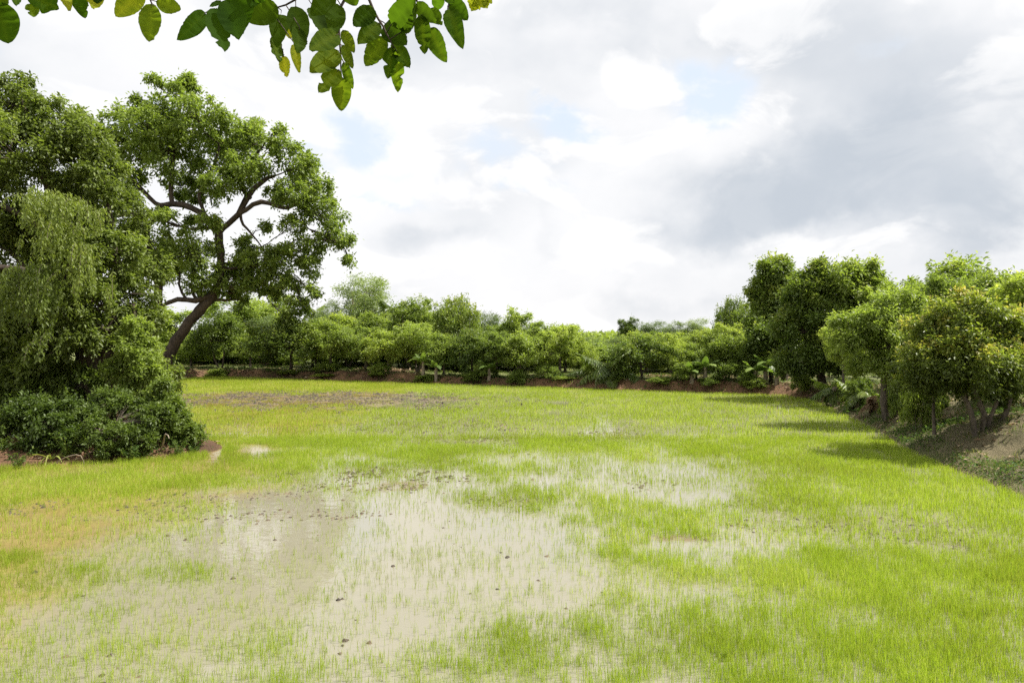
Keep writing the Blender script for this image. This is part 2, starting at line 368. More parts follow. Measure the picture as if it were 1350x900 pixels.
# water: murky with silt, still
mw, t = new_mat('muddy_water'); N = t.nodes.new; Lk = t.links.new
tcw = N('ShaderNodeTexCoord'); sx = N('ShaderNodeSeparateXYZ'); Lk(tcw.outputs['Object'], sx.inputs[0])
n = N('ShaderNodeTexNoise'); n.inputs['Scale'].default_value = .35; n.inputs['Detail'].default_value = 4; Lk(tcw.outputs['Object'], n.inputs['Vector'])
n2 = N('ShaderNodeTexNoise'); n2.inputs['Scale'].default_value = 2.2; n2.inputs['Detail'].default_value = 6; n2.inputs['Roughness'].default_value = .65; Lk(tcw.outputs['Object'], n2.inputs['Vector'])
mr = N('ShaderNodeMapRange'); mr.interpolation_type = 'SMOOTHSTEP'; Lk(sx.outputs[0], mr.inputs[0]); mr.inputs[1].default_value = -8.0; mr.inputs[2].default_value = .5; mr.inputs[3].default_value = 0; mr.inputs[4].default_value = 1.0
ad = N('ShaderNodeMath'); ad.operation = 'MULTIPLY_ADD'; Lk(n.outputs[0], ad.inputs[0]); ad.inputs[1].default_value = .9; Lk(mr.outputs[0], ad.inputs[2])
ad2 = N('ShaderNodeMath'); ad2.operation = 'MULTIPLY_ADD'; Lk(n2.outputs[0], ad2.inputs[0]); ad2.inputs[1].default_value = .35; Lk(ad.outputs[0], ad2.inputs[2])
cw = ramp_node(t, ad2.outputs[0], [(.45, (.25, .182, .060)), (.70, (.232, .184, .078)), (.88, (.235, .208, .138)), (1.05, (.215, .20, .145))])
am = N('ShaderNodeAttribute'); am.attribute_name = 'tint'
nm = N('ShaderNodeTexNoise'); nm.inputs['Scale'].default_value = 6; nm.inputs['Detail'].default_value = 7; nm.inputs['Roughness'].default_value = .7; Lk(tcw.outputs['Object'], nm.inputs['Vector'])
mm1 = N('ShaderNodeMath'); mm1.operation = 'MULTIPLY_ADD'; Lk(nm.outputs[0], mm1.inputs[0]); mm1.inputs[1].default_value = 1.6; mm1.inputs[2].default_value = -.8
mm2 = N('ShaderNodeMath'); Lk(am.outputs['Fac'], mm2.inputs[0]); Lk(mm1.outputs[0], mm2.inputs[1])
mm = N('ShaderNodeMapRange'); mm.interpolation_type = 'SMOOTHSTEP'; Lk(mm2.outputs[0], mm.inputs[0]); mm.inputs[1].default_value = .40; mm.inputs[2].default_value = 1.30
mx = N('ShaderNodeMix'); mx.data_type = 'RGBA'; Lk(mm.outputs[0], mx.inputs[0]); Lk(cw, mx.inputs[6]); mx.inputs[7].default_value = (.155, .105, .055, 1); cw = mx.outputs[2]
p = N('ShaderNodeBsdfPrincipled'); Lk(cw, p.inputs['Base Color']); mr2 = N('ShaderNodeMapRange'); Lk(mm.outputs[0], mr2.inputs[0]); mr2.inputs[3].default_value = .05; mr2.inputs[4].default_value = .45; Lk(mr2.outputs[0], p.inputs['Roughness']); p.inputs['IOR'].default_value = 1.5
nb = N('ShaderNodeTexNoise'); nb.inputs['Scale'].default_value = 5; nb.inputs['Detail'].default_value = 3; Lk(tcw.outputs['Object'], nb.inputs['Vector'])
b = N('ShaderNodeBump'); b.inputs['Strength'].default_value = .25; b.inputs['Distance'].default_value = .012; Lk(nb.outputs[0], b.inputs['Height']); Lk(b.outputs[0], p.inputs['Normal'])
o = N('ShaderNodeOutputMaterial'); Lk(p.outputs[0], o.inputs[0])
wx, wy = np.arange(-62, 15.6, .2), np.arange(2.4, 52, .2); WX, WY = np.meshgrid(wx, wy)
wi = (np.arange(len(wy) - 1)[:, None] * len(wx) + np.arange(len(wx) - 1)[None]).ravel(); wq = np.stack([wi, wi + 1, wi + len(wx) + 1, wi + len(wx)], 1)
wmud = np.clip(mud_amount(WX, WY) * sstep(.30, .65, fbm(WX, WY, 1.3, 4, 201)) * 1.1 + .25 * (1 - sstep(.2, 1.2, -sdist(WX, WY))), 0, 1)
# the sheet stops under the banks
tag(obj('paddy_water', mesh_np('paddy_water', np.stack([WX, WY, 0 * WX], -1).reshape(-1, 3), wq, mw, wmud.ravel(), True)), 'still muddy water standing in the rice field', 'water', None, 'structure')

# ------------------------------------------------------------------ rice seedlings
def scatter(dens, n, ylo, yhi, power=1.0, wide=1.12):
    """n candidates in the view wedge, thinned by dens()"""
    y = (ylo ** power + rng.random(n) * (yhi ** power - ylo ** power)) ** (1 / power)
    x = (rng.random(n) * 2 - 1) * y * wide + (rng.random(n) * 2 - 1) * 1.0
    ok = rng.random(n) < dens(x, y); return x[ok], y[ok]
def in_field(x, y, m=-.05): return sdist(x, y) < m
def blades(acc, x, y, z0, h, w, lean, tint):
    n = len(x); a = rng.random(n) * 2 * np.pi; f = rng.random(n) * 2 * np.pi
    dirx, diry = np.cos(a), np.sin(a); sx_, sy_ = np.cos(f), np.sin(f)
    b0 = np.stack([x - sx_ * w / 2, y - sy_ * w / 2, z0], 1); b1 = np.stack([x + sx_ * w / 2, y + sy_ * w / 2, z0], 1)
    mx, my = x + dirx * lean * h * .3, y + diry * lean * h * .3
    m0 = np.stack([mx - sx_ * w * .4, my - sy_ * w * .4, z0 + h * .6], 1); m1 = np.stack([mx + sx_ * w * .4, my + sy_ * w * .4, z0 + h * .6], 1)
    tp = np.stack([x + dirx * lean * h, y + diry * lean * h, z0 + h * (1 - .25 * lean)], 1)
    v = np.stack([b0, b1, m1, m0, tp], 1).reshape(-1, 3); i = np.arange(n)[:, None] * 5
    acc.add(v, tris=i + [3, 2, 4], quads=i + [0, 1, 2, 3], tint=np.repeat(tint, 5))
rice = Acc()
for (n, ylo, yhi, pw, w0, hm, per) in ((190000, 4.6, 9.5, 2.0, .0032, .155, 3), (380000, 9.5, 20, 2.0, .0050, .15, 2), (900000, 20, 51, 2.0, .010, .14, 1)):
    x, y = scatter(lambda a, b: np.clip(rice_density(a, b), 0, 1.3) / 1.3, n, ylo, yhi, pw)
    ok = in_field(x, y); x, y = x[ok], y[ok]
    dn = rice_density(x, y); md = mud_amount(x, y)
    for k in range(per):
        xx = x + rng.normal(size=len(x)) * .018 * (k > 0); yy = y + rng.normal(size=len(x)) * .018 * (k > 0)
        hh = hm * (.5 + .7 * rng.random(len(x))) * (.72 + .36 * np.clip(dn, 0, 1))
        clump = fbm(xx, yy, .6, 3, 91)
        ti = np.clip(.18 + .75 * clump + .22 * rng.normal(size=len(x)) + .25 * (rng.random(len(x)) < .08) - .12 * md + .10 * (y > 33), 0, 1)
        blades(rice, xx, yy, np.full(len(x), -.01), hh, np.full(len(x), w0) * (.7 + .6 * rng.random(len(x))), .08 + .5 * rng.random(len(x)) ** 2, ti)
tag(obj('rice_seedlings', rice.mesh('rice_seedlings', M['rice'])), 'young bright green rice seedlings standing in the flooded field', 'rice', None, 'stuff')

# mud clods poking through the water
def clods(n, ylo, yhi, size, thr=.0):
    x, y = scatter(lambda a, b: np.clip((mud_amount(a, b) - .05) * 1.0, 0.012, 1) * sstep(.38, .62, fbm(a, b, 1.7, 3, 55)), n, ylo, yhi, 1.7)
    ok = in_field(x, y, -.12); x, y = x[ok], y[ok]; n = len(x)
    base = np.array([(1, 0, 0), (.5, .87, 0), (-.5, .87, 0), (-1, 0, 0), (-.5, -.87, 0), (.5, -.87, 0), (.45, .3, .6), (-.35, .4, .7), (-.2, -.5, .55), (.1, 0, .9)])
    q = [(0, 1, 6), (1, 2, 7), (1, 7, 6), (2, 3, 7), (3, 8, 7), (3, 4, 8), (4, 5, 8), (5, 6, 8), (5, 0, 6), (6, 7, 9), (7, 8, 9), (8, 6, 9)]
    s = size * (.4 + rng.random(n) ** 2.2 * 1.5)
    v = base[None] * s[:, None, None] * (1 + .28 * rng.normal(size=(n, 10, 3))); v[..., 2] *= .62
    a = rng.random(n) * 6.28; ca, sa = np.cos(a)[:, None], np.sin(a)[:, None]
    vx = v[..., 0] * ca - v[..., 1] * sa + x[:, None]; vy = v[..., 0] * sa + v[..., 1] * ca + y[:, None]
    v = np.stack([vx, vy, v[..., 2] - .006], -1).reshape(-1, 3)
    f = (np.arange(n)[:, None, None] * 10 + np.array(q)[None]).reshape(-1, 3)
    return v, f, np.repeat(rng.random(n), 10)
mc, t = new_mat('clod'); N = t.nodes.new; Lk = t.links.new
at = N('ShaderNodeAttribute'); at.attribute_name = 'tint'
cc = ramp_node(t, at.outputs['Fac'], [(0, (.028, .020, .013)), (.6, (.070, .050, .030)), (1, (.13, .098, .058))])
p = N('ShaderNodeBsdfPrincipled'); Lk(cc, p.inputs['Base Color']); p.inputs['Roughness'].default_value = .75
o = N('ShaderNodeOutputMaterial'); Lk(p.outputs[0], o.inputs[0])
ca_ = Acc()
for a in ((70000, 5.0, 14, .026), (100000, 14, 26, .036), (150000, 26, 48, .055)):
    v, f, ti = clods(*a); ca_.add(v, tris=f, tint=ti)
tag(obj('mud_clods', ca_.mesh('mud_clods', mc)), 'small dark mud clods poking out of the shallow water', 'mud clods', None, 'stuff')

# ------------------------------------------------------------------ weeds, thin grass and fallen leaves on the banks
def bank_scatter(n, ylo, yhi, dens, wide=1.1):
    return scatter(lambda a, b: (sdist(a, b) > .02) * dens(a, b), n, ylo, yhi, 1.7, wide)
gacc = Acc()
def gdens(a, b):
    d = sdist(a, b); nn = sstep(.42, .60, fbm(a, b, .8, 4, 15)); e = np.exp(-((d - .15) / .35) ** 2)
    under = (a < -6) * (b < 30) * .8
    return np.clip(nn * .75 + .45 * (a > 9) * (b < 33) * sstep(.3, .55, fbm(a, b, 1.1, 3, 45)) + e * .8 * sstep(.35, .6, fbm(a, b, .5, 3, 25)) - under * .7, 0, 1)
for (n, ylo, yhi, w, h) in ((230000, 7, 22, .008, .12), (270000, 22, 62, .018, .19)):
    x, y = bank_scatter(n, ylo, yhi, gdens)
    z = ground_z(x, y); ti = np.clip(.35 + .5 * fbm(x, y, .4, 3, 33) + .2 * rng.normal(size=len(x)), 0, 1)
    blades(gacc, x, y, z - .01, h * (.4 + rng.random(len(x))), np.full(len(x), w), .2 + .8 * rng.random(len(x)), ti)
tag(obj('bank_grass', gacc.mesh('bank_grass', M['weed'])), 'thin weedy grass growing in patches on the earth banks', 'grass', None, 'stuff')
wacc = Acc()
for (n, ylo, yhi, L) in ((180000, 8, 24, .065), (200000, 24, 56, .13)):
    x, y = bank_scatter(n, ylo, yhi, lambda a, b: np.clip(sstep(.46, .60, fbm(a, b, .7, 4, 19)) * (sdist(a, b) < 3.2) * (.6 + .4 * (b < 34)), 0, 1))
    z = ground_z(x, y) + .01 + rng.random(len(x)) * .16; n = len(x)
    d = rng.normal(size=(n, 3)); d[:, 2] = d[:, 2] * .4 + .1; nn = rng.normal(size=(n, 3)) * .5 + [0, 0, 1]
    Lr = L * (.5 + rng.random(n)); add_leaves(wacc, np.stack([x, y, z], 1), d, nn, Lr, Lr * .28, rng.random(n) * .8)
tag(obj('bank_weeds', wacc.mesh('bank_weeds', M['weed'])), 'low broad-leaved weeds sprawling down the bank slopes', 'weeds', None, 'stuff')
lacc = Acc()
x, y = bank_scatter(130000, 8, 50, lambda a, b: np.clip(sstep(.40, .58, fbm(a, b, .9, 4, 119)) * (sdist(a, b) < 6) * ((a > 8) | (a < -6)), 0, 1))
z = ground_z(x, y) + .012 + rng.random(len(x)) * .02; n = len(x)
d = rng.normal(size=(n, 3)); d[:, 2] *= .25; nn = rng.normal(size=(n, 3)) * .35 + [0, 0, 1]
Lr = (.05 + .07 * rng.random(n)) * (.7 + y / 30); add_leaves(lacc, np.stack([x, y, z], 1), d, nn, Lr, Lr * .25, rng.random(n))
tag(obj('fallen_leaves', lacc.mesh('fallen_leaves', M['leaf_dry'])), 'dry brown leaves fallen under the trees on the banks', 'fallen leaves', None, 'stuff')
# ------------------------------------------------------------------ trees
def crown_leaves(acc, blobs, n, size, lumps=9, lump_r=.36, flat=.75, droop=.25, spread=.9, narrow=.26, tint_up=.35, seed_bias=0.0, keep=None, shoots=3.5, shoot_len=1.0):
    """blobs: (x, y, z, rx, ry, rz). Leaves sit in flattened clumps that are strewn over every blob. Returns the clump centres."""
    blobs = np.asarray(blobs, float); vol = (blobs[:, 3] * blobs[:, 4] * blobs[:, 5]) ** .62; share = vol / vol.sum(); cents = []
    for bl, sh in zip(blobs, share):
        c, r = bl[:3], bl[3:]
        k = max(5, int(lumps * (sh * len(blobs)) ** .6))
        u = unit(rng.normal(size=(k, 3)) + [0, 0, .25]); rad = .45 + .52 * rng.random(k) ** .5
        lc = c + u * rad[:, None] * r; lr = lump_r * r.mean() * (.6 + .75 * rng.random(k)); cents.append((c, lc))
        ltint = rng.normal(size=k) * .10
        m = int(n * sh); which = rng.integers(0, k, m)
        v = unit(rng.normal(size=(m, 3)) + [0, 0, .45]); q = rng.random(m) ** .45 * (1 + .25 * rng.normal(size=m))
        off = v * q[:, None] * lr[which][:, None]; off[:, 2] *= flat
        # sub-clumping: leaves gather in sprays at twig ends
        s2 = max(8, m // 14); sp = off[rng.integers(0, m, s2)] if m else off
        pick = rng.integers(0, s2, m); base_off = sp[pick] + rng.normal(size=(m, 3)) * size * spread
        pos = lc[which] + np.where((rng.random(m) < .8)[:, None], base_off * (lr[which] / lr.mean())[:, None], off)
        if keep is not None:
            kk = keep(pos); pos, which, v = pos[kk], which[kk], v[kk]; m = len(pos)
        if shoots > 0:                                          # loose leafy shoots break the outline
            ns = int(k * shoots); w3 = rng.integers(0, k, ns); dv = unit(unit(lc[w3] - c) * .9 + rng.normal(size=(ns, 3)) * .6 + [0, 0, .35])
            ln = lr[w3] * (.9 + .9 * rng.random(ns) ** 1.5 * shoot_len); q3 = 13; tt3 = np.linspace(.45, 1, q3)
            sp3 = (lc[w3][:, None] + dv[:, None] * (ln[:, None] * tt3[None])[..., None] + rng.normal(size=(ns, q3, 3)) * size * .35); sp3[..., 2] -= (ln[:, None] * tt3 ** 2 * droop * .5)
            pos = np.concatenate([pos, sp3.reshape(-1, 3)]); which = np.concatenate([which, np.repeat(w3, q3)]); m = len(pos)
        out = unit(pos - lc[which])
        d = out * .8 + rng.normal(size=(m, 3)) * .55; d[:, 2] -= droop
        nn = rng.normal(size=(m, 3)) * .55 + [0, 0, 1.0]
        L = size * (.65 + .7 * rng.random(m))
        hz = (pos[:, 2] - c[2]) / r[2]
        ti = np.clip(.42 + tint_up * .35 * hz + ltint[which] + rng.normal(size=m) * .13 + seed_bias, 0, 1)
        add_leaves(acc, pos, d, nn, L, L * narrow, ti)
    return cents
def branches(acc, trunk_pts, trunk_rad, cents, limb=.35, twig=True, sides=6):
    """limbs from the trunk to the blob centres, thin branches on to the clumps"""
    tp, tr = curve(trunk_pts, trunk_rad, .3)
    for c, lc in cents:
        dd = np.linalg.norm(tp - c, axis=1) + np.where(tp[:, 2] > c[2] - .1, 2.5, 0)
        i = int(np.argmin(dd)); a = tp[i]; L = np.linalg.norm(c - a); r0 = max(tr[i] * .62, .02)
        mid = (a + c) / 2 + rng.normal(size=3) * L * .10 + [0, 0, -L * .04]
        pp, pr = curve([a, mid, c], [r0, r0 * .7, r0 * .4], .3, L * .01); tube(acc, pp, pr, sides)
        if twig:
            for l in lc:
                if rng.random() < .75:
                    j = rng.integers(len(pp) // 2, len(pp)); mm = (pp[j] + l) / 2 + rng.normal(size=3) * .08 * np.linalg.norm(l - pp[j])
                    tube(acc, [pp[j], mm, l], [r0 * .32, r0 * .22, r0 * .07], 4)
def blob_tree(h, w, z0, nb, kind='dome', flat=.8):
    """blobs for a crown w wide whose foliage spans z0..h"""
    out = []; ch = h - z0
    for k in range(nb):
        a = k * 2.39996 + rng.random(); f = (k + .5) / nb
        if kind == 'dome': r = w * .5 * (.25 + .45 * math.sqrt(1 - f) + .1 * rng.random()) * (0 if k == nb - 1 else 1); z = z0 + ch * (.30 + .5 * f)
        elif kind == 'layer': r = w * .5 * (.2 + .55 * rng.random()); z = z0 + ch * (.25 + .62 * f)
        elif kind == 'column': r = w * .5 * (.15 + .4 * rng.random()); z = z0 + ch * (.15 + .72 * f)
        else: r = w * .5 * (.2 + .5 * rng.random()); z = z0 + ch * (.2 + .6 * rng.random())
        s = w * (.26 if kind != 'layer' else .25) * (.8 + .45 * rng.random())
        out.append((r * math.cos(a), r * math.sin(a), z, s, s, min(s * flat, ch * .33)))
    return out
def make_proto(name, mat, bark, h, w, z0, nb, n, size, kind='dome', flat=.8, stems=1, **kw):
    """returns (foliage mesh, trunk mesh); foot at the origin"""
    bl = blob_tree(h, w, z0, nb, kind, flat); ac = Acc(); cents = crown_leaves(ac, bl, n, size, **kw)
    tb = Acc()
    for s in range(stems):
        a = s * 2.1 + rng.random(); q = .1 * w * (stems > 1)
        tr = [(0.05 * s, .03 * s, -.15), (q * math.cos(a), q * math.sin(a), z0 * .7), (q * 1.8 * math.cos(a) + rng.normal() * .1, q * 1.8 * math.sin(a), (z0 + h) * .5), (q * 2.4 * math.cos(a), q * 2.4 * math.sin(a), h * .85)]
        rd = h * .022 / (1 + .35 * (stems > 1)); branches(tb, tr, [rd * 1.35, rd, rd * .8, rd * .25], cents[s::stems])
        pp, pr = curve(tr, [rd * 1.35, rd, rd * .8, rd * .25], .3, .015); tube(tb, pp, pr, 8)
    return ac.mesh(name + '_crown', mat), tb.mesh(name + '_trunk', bark, True), h, w
PR = {
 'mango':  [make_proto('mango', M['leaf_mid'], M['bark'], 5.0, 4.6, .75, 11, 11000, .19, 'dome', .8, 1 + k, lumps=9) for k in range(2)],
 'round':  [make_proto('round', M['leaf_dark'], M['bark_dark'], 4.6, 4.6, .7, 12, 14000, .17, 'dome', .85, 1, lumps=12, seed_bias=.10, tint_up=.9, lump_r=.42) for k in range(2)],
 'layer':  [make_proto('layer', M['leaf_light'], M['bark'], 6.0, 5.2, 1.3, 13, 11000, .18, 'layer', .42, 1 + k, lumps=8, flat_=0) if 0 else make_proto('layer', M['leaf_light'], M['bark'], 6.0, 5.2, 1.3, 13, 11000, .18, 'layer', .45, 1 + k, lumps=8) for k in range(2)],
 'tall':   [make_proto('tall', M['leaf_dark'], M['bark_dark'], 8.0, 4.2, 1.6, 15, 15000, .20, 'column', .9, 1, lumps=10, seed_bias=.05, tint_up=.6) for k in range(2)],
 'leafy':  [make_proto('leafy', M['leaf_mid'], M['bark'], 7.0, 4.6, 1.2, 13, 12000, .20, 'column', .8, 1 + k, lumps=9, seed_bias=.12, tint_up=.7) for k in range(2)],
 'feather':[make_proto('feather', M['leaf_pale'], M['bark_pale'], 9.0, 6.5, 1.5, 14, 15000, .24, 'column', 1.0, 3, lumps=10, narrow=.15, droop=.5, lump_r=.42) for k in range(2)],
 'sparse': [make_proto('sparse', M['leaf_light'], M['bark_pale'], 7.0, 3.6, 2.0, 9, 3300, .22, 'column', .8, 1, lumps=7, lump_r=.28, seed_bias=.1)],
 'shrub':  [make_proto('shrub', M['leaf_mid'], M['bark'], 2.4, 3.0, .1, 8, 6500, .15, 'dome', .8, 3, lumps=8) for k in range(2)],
}
def plant_tree(kind, px, top, wpx, Y, label, cat='tree', group=None, name=None, z=None, var=None, mat=None, wmul=1.0, foot=None):
    """stands a tree of a kind so that its crown reaches photo height `top` at distance Y"""
    lst = PR[kind]; cr, tr, h0, w0 = lst[(var if var is not None else plant_tree.n) % len(lst)]; plant_tree.n += 1
    X = (px - 675) / F * Y; z = gz(X, Y) - .03 if z is None else z
    ht = H + (HY - top) / F * Y - z; wd = wpx / F * Y * wmul
    r = empty(name or {'mango': 'orchard_tree', 'round': 'round_tree', 'layer': 'light_green_tree', 'tall': 'dark_tree', 'leafy': 'leafy_tree', 'feather': 'feathery_tree', 'sparse': 'open_tree', 'shrub': 'shrub'}[kind], (X, Y, z), label, cat, group, rng.random() * 6.28)
    r.scale = (wd / w0, wd / w0, ht / h0)
    a = obj('crown' if kind != 'shrub' else 'foliage', cr, r); b = obj('trunk' if kind != 'shrub' else 'stem', tr, r)
    return r
plant_tree.n = 0
def YB(px): k = (px - 675) / F; return 39.83 / (1 + .432 * k)       # distance of the far waterline along a sight line

def frond_mesh(L, n, leaf, sag, width=.05):
    """a feather palm frond from the origin along +Y, arching"""
    a = Acc(); t = np.linspace(0, 1, 12); y = L * np.sin(t * 1.25) / math.sin(1.25) * .95; z = L * (.62 * t - sag * t ** 2.1)
    pts = np.stack([0 * t, y, z], 1); tube(a, pts, .018 * L / 2 * (1.1 - t), 4, .8)
    tt = np.repeat(np.linspace(.14, .99, n), 2); side = np.tile([1, -1], n)
    c = np.stack([np.interp(tt, t, pts[:, k]) for k in range(3)], 1)
    tg = unit(np.stack([np.interp(tt, t, np.gradient(pts[:, k])) for k in range(3)], 1))
    d = np.stack([side * 1.0, .55 + 0 * tt, -.35 - .25 * rng.random(len(tt))], 1) + tg * .4 + rng.normal(size=(len(tt), 3)) * .07
    l = leaf * np.sin(np.clip(tt * 1.1 + .25, 0, 1) * math.pi) ** .6 * (.9 + .2 * rng.random(len(tt))) + .08
    add_leaves(a, c, d, np.array([0, 0, 1.0]) + rng.normal(size=(len(tt), 3)) * .2, l, l * width + .012, np.clip(.45 + rng.normal(size=len(tt)) * .15, 0, 1), .1, .25)
    return a
def palm(px, Y, top, label, trunk_h=None, nf=13, L=2.2, name='coconut_palm', group=None, z=None, dry=0, mat=None):
    X = (px - 675) / F * Y; z = gz(X, Y) - .05 if z is None else z
    ztop = H + (HY - top) / F * Y - z; th = max(.15, ztop - L * .55) if trunk_h is None else trunk_h
    r = empty(name, (X, Y, z), label, 'palm', group, rng.random() * 6)
    tb = Acc(); pp, pr = curve([(0, 0, -.1), (.04 * th, 0, th * .5), (.02, .03, th)], [.17, .11, .09], .25); tube(tb, pp, pr, 8); obj('trunk', tb.mesh('palm_trunk', M['bark_pale'], True), r)
    for v in range(3):
        if v == 0 or True: pass
    ms = [frond_mesh(L * s, 42, L * .26, g_).mesh('palm_frond', mat or M['leaf_palm']) for s, g_ in ((1.0, .55), (.95, .85), (.8, .15))]
    for k in range(nf):
        f = k / nf; o_ = obj('frond', ms[2 if f > .72 else (0 if k % 2 else 1)], r)
        o_.location = (.02, .03, th - .03); o_.rotation_euler = (R(-62 + 66 * f + rng.normal() * 5), 0, k * 2.399); s = .85 + .3 * rng.random(); o_.scale = (s, s, s)
    return r
def banana(px, Y, top, label, n=7, L=1.1, name='banana_plant', group=None):
    X = (px - 675) / F * Y; z = gz(X, Y) - .05; ztop = H + (HY - top) / F * Y - z; th = max(.3, ztop - L * .8)
    r = empty(name, (X, Y, z), label, 'banana plant', group, rng.random() * 6)
    tb = Acc(); tube(tb, [(0, 0, -.05), (.02, 0, th * .5), (0, .02, th)], [.13, .11, .07], 8); obj('stem', tb.mesh('banana_stem', M['bark_pale'], True), r)
    for v in range(n):
        a = Acc(); t = np.linspace(0, 1, 10); sag = .25 + .7 * (1 - v / n); y = L * t * (.55 + .4 * (1 - v / n)); zz = L * (1.0 * t - sag * t ** 2.0)
        hw = L * .17 * np.sin(np.clip(t, 0.02, 1) ** .7 * math.pi) ** .6 * (t > .12) + .012
        mid = np.stack([0 * t, y, zz], 1); le = mid + np.stack([-hw, 0 * t, -hw * .35 + rng.normal(size=10) * .02], 1); ri = mid + np.stack([hw, 0 * t, -hw * .35 + rng.normal(size=10) * .02], 1)
        vv = np.concatenate([le, mid, ri]); i = np.arange(9)
        a.add(vv, quads=np.concatenate([np.stack([i, i + 10, i + 11, i + 1], 1), np.stack([i + 10, i + 20, i + 21, i + 11], 1)]), tint=np.full(30, .35 + .4 * rng.random()))
        o_ = obj('leaf', a.mesh('banana_leaf', M['leaf_banana'], True), r); o_.location = (0, 0, th - .1); o_.rotation_euler = (0, 0, v * 2.399)
    return r

# ---- orchard along the far bank: front row (photo px, top, width, metres behind the waterline)
GF = 'orchard trees along the far bank'
front = [
 ('mango', 252, 446, 56, 3.0, 'small bushy tree seen just right of the leaning trunk foot'),
 ('mango', 292, 416, 58, 2.6, 'tall bushy tree right of the leaning trunk, with two bare stems below'),
 ('layer', 330, 438, 52, 3.2, 'low light green tree left of the dark tree under the hanging crown tip'),
 ('round', 384, 424, 84, 2.0, 'broad dark tree on the far bank below the tip of the leaning tree'),
 ('mango', 436, 424, 66, 2.2, 'wide green tree right of the broad dark one at the far bank'),
 ('layer', 478, 430, 58, 2.4, 'pale leafed orchard tree below the tall bamboo'),
 ('mango', 512, 436, 60, 2.0, 'rounded low tree whose crown brushes the top of the red bank'),
 ('layer', 548, 424, 60, 2.8, 'bright green tree between the low round tree and the banana plants'),
 ('mango', 585, 440, 50, 2.0, 'small leafy tree behind the left banana plant'),
 ('round', 622, 438, 56, 2.4, 'dark shaded tree with pale stems left of the middle banana plant'),
 ('layer', 655, 436, 58, 2.0, 'light tree with layered sprays in front of the open pale tree'),
 ('mango', 692, 440, 60, 1.8, 'low tree overhanging the dark bank below the open pale tree'),
 ('layer', 738, 428, 66, 2.4, 'spreading open tree ending the middle row by the gap in the skyline'),
 ('mango', 764, 450, 34, 3.0, 'small tree with thin bare legs left of the young coconut palm'),
 ('round', 846, 444, 64, 1.8, 'round dark green tree with a bright top right of the young coconut palm'),
 ('mango', 886, 450, 46, 2.2, 'loose green tree right of the round dark tree'),
 ('mango', 918, 452, 40, 2.0, 'small tree behind the banana plant at the right of the far bank'),
 ('layer', 956, 436, 62, 2.6, 'light green tree left of the dark shrubby tree in the corner'),
 ('mango', 990, 448, 46, 2.4, 'green tree in the far right corner of the field'),
]
for (k, px, top, w, dy, lb) in front: plant_tree(k, px, top, w, YB(px) + dy, lb, 'tree', GF, wmul=1.12)
# ---- second row behind
GB = 'taller trees behind the orchard'
back = [
 ('sparse', 226, 402, 56, 9, 'yellow green tree shining between the two trunks of the leaning tree'),
 ('layer', 318, 396, 90, 22, 'tall spreading tree with flat tiers behind the leaning tree crown'),
 ('layer', 362, 388, 70, 26, 'tiered tree behind the broad dark tree'),
 ('mango', 268, 440, 70, 9, 'back row bush filling the gap right of the leaning trunk'),
 ('feather', 350, 420, 60, 9, 'soft tree behind the broad dark tree at the far bank'),
 ('mango', 412, 420, 60, 9, 'back row tree beneath the small distant palm'),
 ('feather', 433, 405, 44, 30, 'low rounded tree left of the tall bamboo'),
 ('feather', 478, 371, 84, 34, 'tall pale bamboo clump with a domed top, highest behind the orchard'),
 ('leafy', 458, 418, 60, 9, 'leafy tree in front of the tall bamboo'),
 ('leafy', 500, 414, 56, 10, 'bright tree between the tall bamboo and the palm tops'),
 ('leafy', 541, 398, 62, 9, 'light green tree below the palm top'),
 ('mango', 570, 410, 50, 11, 'back row tree left of the tall round headed tree'),
 ('round', 602, 398, 56, 8, 'tall round headed tree standing above the middle of the orchard'),
 ('feather', 640, 418, 52, 12, 'pale tree between the round headed tree and the open one'),
 ('sparse', 683, 404, 40, 8, 'open pale tree with sky showing through, above the orchard'),
 ('mango', 668, 424, 60, 9, 'back row tree under the open pale one'),
 ('layer', 712, 424, 56, 8, 'back row tree right of the open pale tree'),
 ('leafy', 745, 430, 44, 8, 'rising tree with a small tuft at the end of the middle row'),
 ('feather', 786, 446, 30, 16, 'grey green bush low in the skyline gap'),
 ('feather', 812, 446, 30, 20, 'low dim bush at the right of the skyline gap'),
 ('tall', 829, 419, 26, 26, 'dark narrow tree poking above the skyline right of the gap'),
 ('feather', 852, 428, 44, 34, 'hazy pale tree, first of the far line right of the dark narrow tree'),
 ('feather', 882, 427, 40, 36, 'hazy pale tree, second of the far line right of the dark narrow tree'),
 ('feather', 915, 425, 44, 36, 'hazy pale tree in the far line, nearest the tall dark trees'),
 ('leafy', 848, 440, 50, 9, 'tree showing above the round dark one'),
 ('leafy', 884, 440, 50, 10, 'back row tree behind the loose green one'),
 ('leafy', 924, 438, 50, 9, 'back row tree behind the small banana backed tree'),
 ('leafy', 962, 428, 50, 8, 'back row tree left of the dark shrubby tree'),
 ('round', 966, 400, 38, 14, 'dark domed tree peeping out left of the tall dark trees'),
 ('leafy', 995, 402, 44, 12, 'green tree tucked against the tall dark trees'),
]
for (k, px, top, w, dy, lb) in back: plant_tree(k, px, top, w, YB(px) + dy, lb, 'tree', GB, z=.55, wmul=1.1)
